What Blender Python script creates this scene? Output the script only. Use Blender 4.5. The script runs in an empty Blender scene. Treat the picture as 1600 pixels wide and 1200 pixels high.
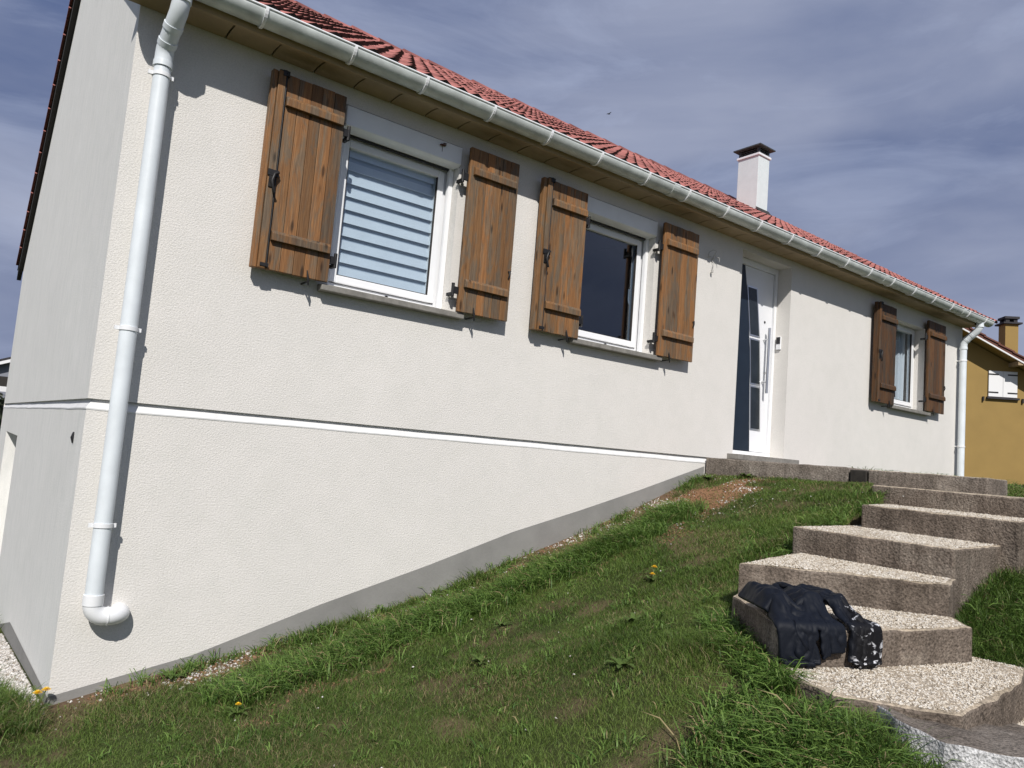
import bpy, bmesh, math, random
import numpy as np
from mathutils import Matrix, Vector, noise as mnoise

random.seed(7)
rng = np.random.default_rng(11)
SC = bpy.context.scene
COL = SC.collection

# ------------------------------------------------------------------ camera
CAM = np.array([-0.65497584, -5.07497692, -0.12086285])
FPX = 1150.0
_X = np.array([1512.03, 229.82, FPX]); _X /= np.linalg.norm(_X)
_Z = np.array([998.59, -12324.4, FPX]); _Z /= np.linalg.norm(_Z)
_Z -= _X * (_X @ _Z); _Z /= np.linalg.norm(_Z)
_Y = np.cross(_Z, _X)
RT = np.stack([_X, _Y, _Z])                # camera axes -> world
cd = bpy.data.cameras.new('camera'); cam = bpy.data.objects.new('camera', cd); COL.objects.link(cam)
cd.sensor_width = 36.0; cd.lens = 36.0 * FPX / 1600.0; cd.clip_start = 0.05; cd.clip_end = 5000
cr, cu, cb = RT[:, 0], -RT[:, 1], -RT[:, 2]
cam.matrix_world = Matrix(((cr[0], cu[0], cb[0], CAM[0]), (cr[1], cu[1], cb[1], CAM[1]), (cr[2], cu[2], cb[2], CAM[2]), (0, 0, 0, 1)))
SC.camera = cam

# ------------------------------------------------------------------ world, sun, exposure
SUN_TRAVEL = Vector((0.62, 1.0, -1.05)).normalized()
sun_from = -SUN_TRAVEL
elev = math.asin(sun_from.z); azim = math.atan2(sun_from.x, sun_from.y)
W = bpy.data.worlds.new('World'); SC.world = W; W.use_nodes = True
wn = W.node_tree.nodes; wl = W.node_tree.links; wn.clear()
w_out = wn.new('ShaderNodeOutputWorld'); w_bg = wn.new('ShaderNodeBackground'); w_bg.inputs['Strength'].default_value = 0.125
w_sky = wn.new('ShaderNodeTexSky'); w_sky.sky_type = 'NISHITA'; w_sky.sun_disc = False
w_sky.sun_elevation = elev; w_sky.sun_rotation = azim; w_sky.air_density = 1.0; w_sky.dust_density = 1.0; w_sky.ozone_density = 2.0
w_tc = wn.new('ShaderNodeTexCoord')
w_map = wn.new('ShaderNodeMapping'); w_map.inputs['Scale'].default_value = (1.0, 1.0, 2.6); w_map.inputs['Rotation'].default_value = (0, 0, 0.6)
w_map.inputs['Location'].default_value = (0.3, 2.2, 0.5)
w_n1 = wn.new('ShaderNodeTexNoise'); w_n1.inputs['Scale'].default_value = 2.2; w_n1.inputs['Detail'].default_value = 7; w_n1.inputs['Roughness'].default_value = 0.52; w_n1.inputs['Distortion'].default_value = 0.5
w_r1 = wn.new('ShaderNodeValToRGB'); w_r1.color_ramp.elements[0].position = 0.12; w_r1.color_ramp.elements[1].position = 0.36
w_n2 = wn.new('ShaderNodeTexNoise'); w_n2.inputs['Scale'].default_value = 1.25; w_n2.inputs['Detail'].default_value = 9; w_n2.inputs['Roughness'].default_value = 0.50; w_n2.inputs['Distortion'].default_value = 0.35
w_r2 = wn.new('ShaderNodeValToRGB'); w_r2.color_ramp.elements[0].position = 0.38; w_r2.color_ramp.elements[1].position = 0.64
w_r2.color_ramp.elements[0].color = (0.85, 1.2, 2.35, 1); w_r2.color_ramp.elements[1].color = (2.95, 3.25, 4.3, 1)
w_dim = wn.new('ShaderNodeMix'); w_dim.data_type = 'RGBA'; w_dim.blend_type = 'MULTIPLY'; w_dim.inputs[0].default_value = 1.0
w_dim.inputs[7].default_value = (0.85, 0.85, 0.85, 1)
w_mix = wn.new('ShaderNodeMix'); w_mix.data_type = 'RGBA'
wl.new(w_tc.outputs['Generated'], w_map.inputs[0]); wl.new(w_map.outputs[0], w_n1.inputs[0]); wl.new(w_map.outputs[0], w_n2.inputs[0])
wl.new(w_n1.outputs[0], w_r1.inputs[0]); wl.new(w_n2.outputs[0], w_r2.inputs[0])
wl.new(w_sky.outputs[0], w_dim.inputs[6])
wl.new(w_r1.outputs[0], w_mix.inputs[0]); wl.new(w_dim.outputs[2], w_mix.inputs[6]); wl.new(w_r2.outputs[0], w_mix.inputs[7])
w_map3 = wn.new('ShaderNodeMapping'); w_map3.inputs['Scale'].default_value = (1.0, 1.0, 3.4); w_map3.inputs['Location'].default_value = (2.0, 0.7, 4.0); w_map3.inputs['Rotation'].default_value = (0.1, 0.15, 0.3)
w_n3 = wn.new('ShaderNodeTexNoise'); w_n3.inputs['Scale'].default_value = 3.1; w_n3.inputs['Detail'].default_value = 10; w_n3.inputs['Roughness'].default_value = 0.62; w_n3.inputs['Distortion'].default_value = 0.8
w_r3 = wn.new('ShaderNodeValToRGB'); w_r3.color_ramp.elements[0].position = 0.50; w_r3.color_ramp.elements[1].position = 0.74; w_r3.color_ramp.elements[1].color = (0.42, 0.42, 0.42, 1)
w_mix3 = wn.new('ShaderNodeMix'); w_mix3.data_type = 'RGBA'; w_mix3.inputs[7].default_value = (3.5, 4.0, 5.4, 1)
wl.new(w_tc.outputs['Generated'], w_map3.inputs[0]); wl.new(w_map3.outputs[0], w_n3.inputs[0]); wl.new(w_n3.outputs[0], w_r3.inputs[0]); wl.new(w_r3.outputs[0], w_mix3.inputs[0])
wl.new(w_mix.outputs[2], w_mix3.inputs[6]); wl.new(w_mix3.outputs[2], w_bg.inputs[0]); wl.new(w_bg.outputs[0], w_out.inputs[0])

sd = bpy.data.lights.new('sun', 'SUN'); sd.energy = 4.6; sd.angle = math.radians(0.53); sd.color = (1.0, 0.96, 0.91)
sun = bpy.data.objects.new('sun', sd); COL.objects.link(sun)
sun.rotation_euler = SUN_TRAVEL.to_track_quat('-Z', 'Y').to_euler(); sun.location = (-8, -12, 14)
SC.view_settings.view_transform = 'Standard'; SC.view_settings.look = 'None'
SC.view_settings.exposure = 0.0; SC.view_settings.gamma = 1.0; SC.view_settings.use_curve_mapping = False

# ------------------------------------------------------------------ helpers: materials
def nodes_of(name):
    m = bpy.data.materials.new(name); m.use_nodes = True
    nt = m.node_tree; b = nt.nodes['Principled BSDF']
    return m, nt.nodes, nt.links, b
def coords(n, l, scale=(1, 1, 1), kind='Object'):
    tc = n.new('ShaderNodeTexCoord'); mp = n.new('ShaderNodeMapping'); mp.inputs['Scale'].default_value = scale
    l.new(tc.outputs[kind], mp.inputs[0]); return mp.outputs[0]
def noise(n, l, vec, scale, detail=4, rough=0.5, dist=0.0):
    t = n.new('ShaderNodeTexNoise'); t.inputs['Scale'].default_value = scale; t.inputs['Detail'].default_value = detail
    t.inputs['Roughness'].default_value = rough; t.inputs['Distortion'].default_value = dist
    l.new(vec, t.inputs[0]); return t.outputs[0]
def ramp(n, l, fac, stops):
    r = n.new('ShaderNodeValToRGB'); e = r.color_ramp.elements
    while len(e) < len(stops): e.new(0.5)
    for i, (p, c) in enumerate(stops):
        e[i].position = p; e[i].color = (*c, 1) if len(c) == 3 else c
    l.new(fac, r.inputs[0]); return r.outputs[0]
def g3(v): return (v, v, v)
def mixc(n, l, fac, a, b, mode='MIX'):
    m = n.new('ShaderNodeMix'); m.data_type = 'RGBA'; m.blend_type = mode
    for sock, v in ((m.inputs[0], fac), (m.inputs[6], a), (m.inputs[7], b)):
        if isinstance(v, (int, float)): sock.default_value = v
        elif isinstance(v, tuple): sock.default_value = (*v, 1) if len(v) == 3 else v
        else: l.new(v, sock)
    return m.outputs[2]
def bump(n, l, b, h, strength, dist):
    bp = n.new('ShaderNodeBump'); bp.inputs['Strength'].default_value = strength; bp.inputs['Distance'].default_value = dist
    l.new(h, bp.inputs['Height']); l.new(bp.outputs[0], b.inputs['Normal']); return bp
def simple(name, col, rough=0.5, metal=0.0, var=0.0, vscale=8, bmp=0.0, bscale=60, spec=None):
    m, n, l, b = nodes_of(name)
    b.inputs['Base Color'].default_value = (*col, 1); b.inputs['Roughness'].default_value = rough; b.inputs['Metallic'].default_value = metal
    if spec is not None: b.inputs['Specular IOR Level'].default_value = spec
    v = coords(n, l)
    if var:
        f = noise(n, l, v, vscale, 5, 0.6)
        l.new(ramp(n, l, f, [(0.3, tuple(c * (1 - var) for c in col)), (0.7, tuple(min(1, c * (1 + var)) for c in col))]), b.inputs['Base Color'])
    if bmp: bump(n, l, b, noise(n, l, v, bscale, 4, 0.6), bmp, 0.004)
    return m

def mat_render(name, col, streak=False):
    m, n, l, b = nodes_of(name)
    v = coords(n, l)
    f = noise(n, l, v, 0.9, 5, 0.6)
    c = ramp(n, l, f, [(0.3, tuple(x * 0.955 for x in col)), (0.7, col)])
    f2 = noise(n, l, v, 85, 3, 0.6)
    c = mixc(n, l, 1.0, c, ramp(n, l, f2, [(0.25, g3(0.88)), (0.6, g3(1.0))]), 'MULTIPLY')
    f3 = noise(n, l, v, 4.5, 6, 0.7, 0.4)
    c = mixc(n, l, 1.0, c, ramp(n, l, f3, [(0.34, (0.955, 0.96, 0.955)), (0.6, g3(1.0))]), 'MULTIPLY')
    if streak:
        f4 = noise(n, l, coords(n, l, (7, 7, 0.9)), 3.0, 8, 0.75, 0.3)
        c = mixc(n, l, 1.0, c, ramp(n, l, f4, [(0.3, (0.87, 0.885, 0.885)), (0.62, g3(1.0))]), 'MULTIPLY')
    l.new(c, b.inputs['Base Color']); b.inputs['Roughness'].default_value = 0.92; b.inputs['Specular IOR Level'].default_value = 0.15
    h = noise(n, l, coords(n, l, (1, 1, 1.15)), 88, 5, 0.62)
    h = ramp(n, l, h, [(0.32, g3(0)), (0.72, g3(1))])
    if streak:
        h2 = noise(n, l, coords(n, l, (30, 30, 2.2)), 2.0, 4, 0.6)
        h = mixc(n, l, 0.35, h, h2)
    bump(n, l, b, h, 0.48 if not streak else 0.42, 0.005)
    return m

def mat_wood(name='stained_wood', k=1.0):
    m, n, l, b = nodes_of(name)
    oi = n.new('ShaderNodeObjectInfo')
    tc = n.new('ShaderNodeTexCoord')
    off = n.new('ShaderNodeVectorMath'); off.operation = 'SCALE'; off.inputs[0].default_value = (7.3, 3.1, 11.7)
    l.new(oi.outputs['Random'], off.inputs['Scale'])
    add = n.new('ShaderNodeVectorMath'); l.new(tc.outputs['Object'], add.inputs[0]); l.new(off.outputs[0], add.inputs[1])
    def mp(s):
        q = n.new('ShaderNodeMapping'); q.inputs['Scale'].default_value = s; l.new(add.outputs[0], q.inputs[0]); return q.outputs[0]
    grain = noise(n, l, mp((85, 85, 2.6)), 1.6, 7, 0.68, 0.8)
    big = noise(n, l, mp((9, 9, 1.6)), 1.4, 6, 0.7, 0.6)
    c = ramp(n, l, grain, [(0.28, (0.115, 0.052, 0.02)), (0.45, (0.18, 0.089, 0.035)), (0.68, (0.285, 0.155, 0.066))])
    grey = ramp(n, l, grain, [(0.3, (0.07, 0.05, 0.034)), (0.7, (0.20, 0.155, 0.105))])
    c = mixc(n, l, ramp(n, l, big, [(0.46, g3(0)), (0.57, g3(0.9))]), c, grey)
    tint = ramp(n, l, oi.outputs['Random'], [(0.0, (0.68, 0.66, 0.66)), (0.5, (1, 1, 1)), (1.0, (1.3, 1.17, 1.05))])
    c = mixc(n, l, 1.0, c, tint, 'MULTIPLY')
    vo = n.new('ShaderNodeTexVoronoi'); vo.inputs['Scale'].default_value = 1.0; l.new(mp((13, 13, 3.4)), vo.inputs[0])
    kn = ramp(n, l, vo.outputs['Distance'], [(0.10, g3(0.22)), (0.2, g3(1))])
    c = mixc(n, l, 0.85, c, kn, 'MULTIPLY')
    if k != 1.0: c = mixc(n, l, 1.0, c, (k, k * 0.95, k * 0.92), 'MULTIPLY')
    l.new(c, b.inputs['Base Color']); b.inputs['Roughness'].default_value = 0.62; b.inputs['Specular IOR Level'].default_value = 0.3
    bump(n, l, b, grain, 0.5, 0.003)
    return m

def mat_tile(name='roof_tile_clay', k=1.0, col=(0.41, 0.16, 0.14)):
    m, n, l, b = nodes_of(name)
    v = coords(n, l, kind='Object')
    geo = n.new('ShaderNodeNewGeometry')
    pv = geo.outputs['Position']
    f = noise(n, l, pv, 2.2, 4, 0.6)
    c = ramp(n, l, f, [(0.3, tuple(x * 0.8 * k for x in col)), (0.7, tuple(x * 1.08 * k for x in col))])
    oi = n.new('ShaderNodeObjectInfo')
    c = mixc(n, l, 1.0, c, ramp(n, l, oi.outputs['Random'], [(0, g3(0.70)), (1, g3(1.14))]), 'MULTIPLY')
    li = noise(n, l, pv, 26, 5, 0.7)
    big = noise(n, l, pv, 1.1, 3, 0.5)
    mk = mixc(n, l, 1.0, ramp(n, l, li, [(0.55, g3(0)), (0.66, g3(1))]), ramp(n, l, big, [(0.45, g3(0)), (0.62, g3(1))]), 'MULTIPLY')
    c = mixc(n, l, mk, c, (0.055, 0.05, 0.04))
    l.new(c, b.inputs['Base Color']); b.inputs['Roughness'].default_value = 0.85; b.inputs['Specular IOR Level'].default_value = 0.2
    bump(n, l, b, li, 0.35, 0.003)
    return m

def mat_concrete(name, c0, c1, c2, bs=0.9, scale=55):
    m, n, l, b = nodes_of(name)
    v = coords(n, l)
    f = noise(n, l, v, 3.2, 6, 0.65)
    c = ramp(n, l, f, [(0.28, c0), (0.5, c1), (0.74, c2)])
    vo = n.new('ShaderNodeTexVoronoi'); vo.inputs['Scale'].default_value = scale * 1.4; l.new(v, vo.inputs[0])
    sp = noise(n, l, v, scale * 1.3, 4, 0.75)
    c = mixc(n, l, 1.0, c, ramp(n, l, sp, [(0.34, g3(0.42)), (0.52, g3(1.0)), (0.70, g3(1.45))]), 'MULTIPLY')
    st = noise(n, l, coords(n, l, (5, 5, 0.6)), 1.7, 4, 0.6)
    c = mixc(n, l, 1.0, c, ramp(n, l, st, [(0.35, g3(0.68)), (0.55, g3(1))]), 'MULTIPLY')
    l.new(c, b.inputs['Base Color']); b.inputs['Roughness'].default_value = 0.95; b.inputs['Specular IOR Level'].default_value = 0.12
    h = mixc(n, l, 0.45, sp, vo.outputs['Distance'])
    bump(n, l, b, h, bs, 0.012)
    return m

def mat_cellular(name, cols, scale, rough=0.85):
    m, n, l, b = nodes_of(name)
    v = coords(n, l)
    vo = n.new('ShaderNodeTexVoronoi'); vo.inputs['Scale'].default_value = scale; l.new(v, vo.inputs[0])
    sx = n.new('ShaderNodeSeparateColor'); l.new(vo.outputs['Color'], sx.inputs[0])
    st = [(i / (len(cols) - 1), c) for i, c in enumerate(cols)]
    l.new(ramp(n, l, sx.outputs[0], st), b.inputs['Base Color'])
    b.inputs['Roughness'].default_value = rough; b.inputs['Specular IOR Level'].default_value = 0.2
    bump(n, l, b, noise(n, l, v, 220, 2, 0.5), 0.3, 0.002)
    return m

def mat_attr(name, attr, rough=0.6, transl=0.0, spec=0.25, bmp=0.0, bscale=40):
    m, n, l, b = nodes_of(name)
    a = n.new('ShaderNodeAttribute'); a.attribute_name = attr
    l.new(a.outputs['Color'], b.inputs['Base Color']); b.inputs['Roughness'].default_value = rough; b.inputs['Specular IOR Level'].default_value = spec
    if bmp: bump(n, l, b, noise(n, l, coords(n, l), bscale, 6, 0.7), bmp, 0.02)
    if transl:
        t = n.new('ShaderNodeBsdfTranslucent'); l.new(a.outputs['Color'], t.inputs[0])
        mx = n.new('ShaderNodeMixShader'); mx.inputs[0].default_value = transl
        l.new(b.outputs[0], mx.inputs[1]); l.new(t.outputs[0], mx.inputs[2])
        l.new(mx.outputs[0], n['Material Output'].inputs[0])
    return m

def mat_glass(name, tint=(0.86, 0.9, 0.92), k=1.0):
    m, n, l, b = nodes_of(name)
    n.remove(b)
    fr = n.new('ShaderNodeLayerWeight'); fr.inputs[0].default_value = 0.5
    pw = n.new('ShaderNodeMath'); pw.operation = 'POWER'; pw.inputs[1].default_value = 4.0; l.new(fr.outputs['Facing'], pw.inputs[0])
    mu = n.new('ShaderNodeMath'); mu.operation = 'MULTIPLY_ADD'; mu.inputs[1].default_value = 0.8; mu.inputs[2].default_value = 0.05 * k; l.new(pw.outputs[0], mu.inputs[0])
    tr = n.new('ShaderNodeBsdfTransparent'); tr.inputs[0].default_value = (*tint, 1)
    gl = n.new('ShaderNodeBsdfGlossy'); gl.inputs['Roughness'].default_value = 0.01; gl.inputs[0].default_value = (1, 1, 1, 1)
    mx = n.new('ShaderNodeMixShader'); l.new(mu.outputs[0], mx.inputs[0]); l.new(tr.outputs[0], mx.inputs[1]); l.new(gl.outputs[0], mx.inputs[2])
    l.new(mx.outputs[0], n['Material Output'].inputs[0])
    return m

M = {}
M['render'] = mat_render('cream_render', (0.755, 0.73, 0.69))
M['gable'] = mat_render('grey_cream_render', (0.85, 0.835, 0.795), True)
M['plinth'] = simple('grey_plinth_paint', (0.24, 0.235, 0.222), 0.8, var=0.14, vscale=2.5, bmp=0.35, bscale=70)
M['band'] = simple('white_moulding_paint', (0.70, 0.70, 0.69), 0.6, var=0.08, vscale=12, bmp=0.25, bscale=30)
M['pvc'] = simple('white_plastic', (0.80, 0.81, 0.82), 0.32, var=0.03, vscale=3)
M['pvc_pipe'] = simple('pale_pipe_plastic', (0.69, 0.735, 0.76), 0.42, var=0.08, vscale=5)
M['gutter'] = simple('weathered_gutter_plastic', (0.54, 0.575, 0.555), 0.38, var=0.22, vscale=6)
M['tile'] = mat_tile()
M['tile_edge'] = simple('dark_tile_edge', (0.04, 0.028, 0.025), 0.9, var=0.4, vscale=30)  # near-black butt faces of the roof tiles
M['felt'] = simple('dark_underlay', (0.03, 0.027, 0.025), 0.95, var=0.2)
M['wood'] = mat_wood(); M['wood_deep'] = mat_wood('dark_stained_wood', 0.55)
M['wood_dark'] = simple('dark_wood_back', (0.05, 0.024, 0.011), 0.8, var=0.3, vscale=20)
M['iron'] = simple('black_iron', (0.016, 0.015, 0.015), 0.5, 0.2, var=0.3, vscale=30)
M['soffit'] = simple('tan_soffit_board', (0.34, 0.25, 0.145), 0.7, var=0.12, vscale=5, bmp=0.15)
M['sill'] = simple('grey_stone_sill', (0.21, 0.20, 0.18), 0.9, var=0.25, vscale=18, bmp=0.5, bscale=60)
M['glass'] = mat_glass('window_glass', (0.62, 0.68, 0.74), 1.7)
M['glass_clear'] = mat_glass('clear_glass', (0.9, 0.94, 0.97), 1.3)
M['interior'] = simple('dim_room_wall', (0.10, 0.105, 0.12), 0.9)
M['blind'] = simple('pale_blind_fabric', (0.66, 0.685, 0.70), 0.8, var=0.04, vscale=6)
M['blind_dim'] = simple('sheer_blind_fabric', (0.44, 0.49, 0.54), 0.8)
M['curtain'] = simple('white_curtain', (0.78, 0.78, 0.78), 0.9)
M['box'] = simple('roller_box_paint', (0.84, 0.85, 0.86), 0.45, var=0.03)
M['door_white'] = simple('white_door_paint', (0.80, 0.81, 0.83), 0.28)
M['door_navy'] = simple('navy_door_paint', (0.013, 0.021, 0.034), 0.34, var=0.1, spec=0.3)
M['steel'] = simple('brushed_steel', (0.62, 0.63, 0.64), 0.3, 0.9)
M['door_glass'] = simple('smoked_door_glass', (0.02, 0.026, 0.032), 0.22, var=0.3, vscale=4, spec=0.3)
M['black'] = simple('black_plastic', (0.012, 0.012, 0.013), 0.35)
M['cable'] = simple('grey_cable', (0.42, 0.41, 0.39), 0.6)
M['chimney'] = simple('white_chimney_render', (0.64, 0.70, 0.70), 0.85, var=0.04, bmp=0.4, bscale=60)
M['capmetal'] = simple('dark_chimney_cowl', (0.05, 0.055, 0.055), 0.6, var=0.4, vscale=15)
M['concrete'] = mat_concrete('rough_brown_concrete', (0.115, 0.092, 0.072), (0.19, 0.155, 0.125), (0.29, 0.25, 0.205))
M['concrete_grey'] = mat_concrete('old_grey_concrete', (0.13, 0.108, 0.09), (0.21, 0.18, 0.152), (0.32, 0.285, 0.245), 0.7)
M['broken'] = mat_concrete('broken_white_concrete', (0.36, 0.35, 0.345), (0.56, 0.555, 0.55), (0.72, 0.72, 0.71), 1.0, 70)
M['bed'] = mat_concrete('tread_mortar', (0.34, 0.28, 0.20), (0.46, 0.385, 0.29), (0.55, 0.47, 0.36), 0.6)
M['pebble'] = mat_cellular('cream_pebble', [(0.24, 0.19, 0.13), (0.44, 0.38, 0.30), (0.60, 0.545, 0.455), (0.70, 0.665, 0.60), (0.50, 0.43, 0.33)], 100)
M['chip'] = mat_cellular('white_stone_chip', [(0.28, 0.24, 0.19), (0.55, 0.52, 0.48), (0.74, 0.72, 0.69)], 60)
M['grass'] = mat_attr('grass_blade', 'tint', 0.5, 0.34, 0.3)
M['ground'] = mat_attr('turf_and_soil', 'tint', 0.95, 0, 0.1, 0.9, 45)
M['yellow'] = simple('ochre_render', (0.295, 0.195, 0.062), 0.9, var=0.06, vscale=1.5, bmp=0.3)
M['tile_old'] = mat_tile('old_brown_tile', 0.55, (0.30, 0.13, 0.10))
M['petal'] = simple('yellow_petal', (0.80, 0.52, 0.015), 0.6, var=0.12, vscale=80)
M['leaf'] = simple('weed_leaf', (0.075, 0.115, 0.03), 0.8, var=0.4, vscale=30, spec=0.1)
M['stem'] = simple('green_stem', (0.14, 0.19, 0.06), 0.5)
M['rust'] = simple('brown_insect', (0.09, 0.035, 0.022), 0.6)
M['far_white'] = simple('far_white_paint', (0.75, 0.75, 0.75), 0.7)
M['far_grey'] = simple('far_grey_wall', (0.22, 0.23, 0.27), 0.9)
M['far_roof'] = simple('far_dark_roof', (0.03, 0.028, 0.032), 0.8, var=0.2)
M['hedge'] = simple('dark_hedge_leaf', (0.025, 0.035, 0.016), 0.6, var=0.5, vscale=6)

# ------------------------------------------------------------------ helpers: mesh
class MB:
    def __init__(s): s.v = []; s.f = []; s.mi = []; s.sm = []
    def add(s, vs, fs, mi=0, smooth=False):
        o = len(s.v); s.v += [tuple(map(float, p)) for p in vs]
        for f in fs: s.f.append(tuple(i + o for i in f)); s.mi.append(mi); s.sm.append(smooth)
        return s
    def box(s, x0, x1, y0, y1, z0, z1, mi=0):
        return s.add([(x0, y0, z0), (x1, y0, z0), (x1, y1, z0), (x0, y1, z0), (x0, y0, z1), (x1, y0, z1), (x1, y1, z1), (x0, y1, z1)],
                     [(0, 3, 2, 1), (4, 5, 6, 7), (0, 1, 5, 4), (1, 2, 6, 5), (2, 3, 7, 6), (3, 0, 4, 7)], mi)
    def quad(s, a, b, c, d, mi=0): return s.add([a, b, c, d], [(0, 1, 2, 3)], mi)
    def extr(s, prof, x0, x1, axis='x', mi=0, closed=True, smooth=False, caps=True):
        n = len(prof)
        def P(t, p): return (t, p[0], p[1]) if axis == 'x' else (p[0], t, p[1]) if axis == 'y' else (p[0], p[1], t)
        vs = [P(x0, p) for p in prof] + [P(x1, p) for p in prof]
        fs = [(i, (i + 1) % n, (i + 1) % n + n, i + n) for i in range(n if closed else n - 1)]
        s.add(vs, fs, mi, smooth)
        if closed and caps: s.add(vs, [tuple(range(n))[::-1], tuple(range(n, 2 * n))], mi)
        return s
    def tube(s, path, r, seg=12, mi=0, caps=True, smooth=True):
        path = [Vector(p) for p in path]; n = len(path); rings = []
        up = Vector((0, 0, 1)); prev = None
        for i, p in enumerate(path):
            d = (path[min(i + 1, n - 1)] - path[max(i - 1, 0)]).normalized()
            if prev is None:
                a = up if abs(d.z) < 0.9 else Vector((1, 0, 0))
                u = d.cross(a).normalized()
            else:
                u = (prev - d * prev.dot(d)).normalized()
            prev = u; w = d.cross(u); rr = r[i] if isinstance(r, (list, tuple)) else r
            rings.append([p + (u * math.cos(2 * math.pi * k / seg) + w * math.sin(2 * math.pi * k / seg)) * rr for k in range(seg)])
        vs = [q for rg in rings for q in rg]
        fs = [(i * seg + k, i * seg + (k + 1) % seg, (i + 1) * seg + (k + 1) % seg, (i + 1) * seg + k) for i in range(n - 1) for k in range(seg)]
        s.add(vs, fs, mi, smooth)
        if caps: s.add(vs, [tuple(range(seg))[::-1], tuple(range((n - 1) * seg, n * seg))], mi)
        return s
    def mesh(s, name, mats):
        me = bpy.data.meshes.new(name); me.from_pydata(s.v, [], s.f)
        for m in (mats if isinstance(mats, (list, tuple)) else [mats]): me.materials.append(m)
        if s.mi:
            me.polygons.foreach_set('material_index', s.mi); me.polygons.foreach_set('use_smooth', s.sm)
        me.update(); return me
    def build(s, name, mats, parent=None, bev=0.0, seg=2):
        return put(name, s.mesh(name, mats), parent, bev, seg)
def put(name, me, parent=None, bev=0.0, seg=2, fix=True):
    o = bpy.data.objects.new(name, me); COL.objects.link(o)
    if parent is not None:
        o.parent = parent
        if parent.type == 'EMPTY': o.matrix_parent_inverse = Matrix.Translation(-Vector(parent.location))
    if bev:
        if fix:
            bm = bmesh.new(); bm.from_mesh(me); bmesh.ops.remove_doubles(bm, verts=bm.verts, dist=1e-5)
            bmesh.ops.recalc_face_normals(bm, faces=bm.faces); bm.to_mesh(me); bm.free()
        b = o.modifiers.new('edge', 'BEVEL'); b.width = bev; b.segments = seg; b.limit_method = 'ANGLE'; b.angle_limit = 0.6
    return o
def tag(o, label=None, cat=None, group=None, kind=None):
    for k, v in (('label', label), ('category', cat), ('group', group), ('kind', kind)):
        if v: o[k] = v
    return o
def empty(name, loc): 
    o = bpy.data.objects.new(name, None); COL.objects.link(o); o.location = loc; o.empty_display_size = 0.2; return o
def np_mesh(name, V, F, mat, tint=None, smooth=False):
    """V (n,3), F list of (m,k) arrays of equal k each"""
    me = bpy.data.meshes.new(name)
    me.vertices.add(len(V)); me.vertices.foreach_set('co', np.asarray(V, np.float32).ravel())
    loops = np.concatenate([f.ravel() for f in F]); sizes = np.concatenate([np.full(len(f), f.shape[1]) for f in F])
    starts = np.concatenate([[0], np.cumsum(sizes)[:-1]])
    me.loops.add(len(loops)); me.loops.foreach_set('vertex_index', loops.astype(np.int32))
    me.polygons.add(len(sizes)); me.polygons.foreach_set('loop_start', starts.astype(np.int32))
    if smooth: me.polygons.foreach_set('use_smooth', np.ones(len(sizes), bool))
    me.materials.append(mat)
    if tint is not None:
        a = me.attributes.new('tint', 'FLOAT_COLOR', 'POINT')
        a.data.foreach_set('color', np.concatenate([tint, np.ones((len(tint), 1))], 1).astype(np.float32).ravel())
    me.update(calc_edges=True); me.validate(); return me
_perm = rng.random((64, 64))
def vnoise(x, y, s):
    x = np.asarray(x, float) * s; y = np.asarray(y, float) * s
    xi = np.floor(x).astype(int); yi = np.floor(y).astype(int); fx = x - xi; fy = y - yi
    fx = fx * fx * (3 - 2 * fx); fy = fy * fy * (3 - 2 * fy)
    P = lambda a, b: _perm[a % 64, b % 64]
    return (P(xi, yi) * (1 - fx) + P(xi + 1, yi) * fx) * (1 - fy) + (P(xi, yi + 1) * (1 - fx) + P(xi + 1, yi + 1) * fx) * fy
def fbm(x, y, s, o=3):
    r = 0; a = 0.55
    for i in range(o): r = r + a * vnoise(np.asarray(x) + 17.3 * i, np.asarray(y) - 9.1 * i, s * 2 ** i); a *= 0.5
    return r
def inpoly(x, y, poly):
    x = np.asarray(x); y = np.asarray(y); r = np.zeros(x.shape, bool); n = len(poly)
    for i in range(n):
        x1, y1 = poly[i][:2]; x2, y2 = poly[(i + 1) % n][:2]
        if y1 == y2: continue
        r ^= ((y1 > y) != (y2 > y)) & (x < (x2 - x1) * (y - y1) / (y2 - y1) + x1)
    return r

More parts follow.
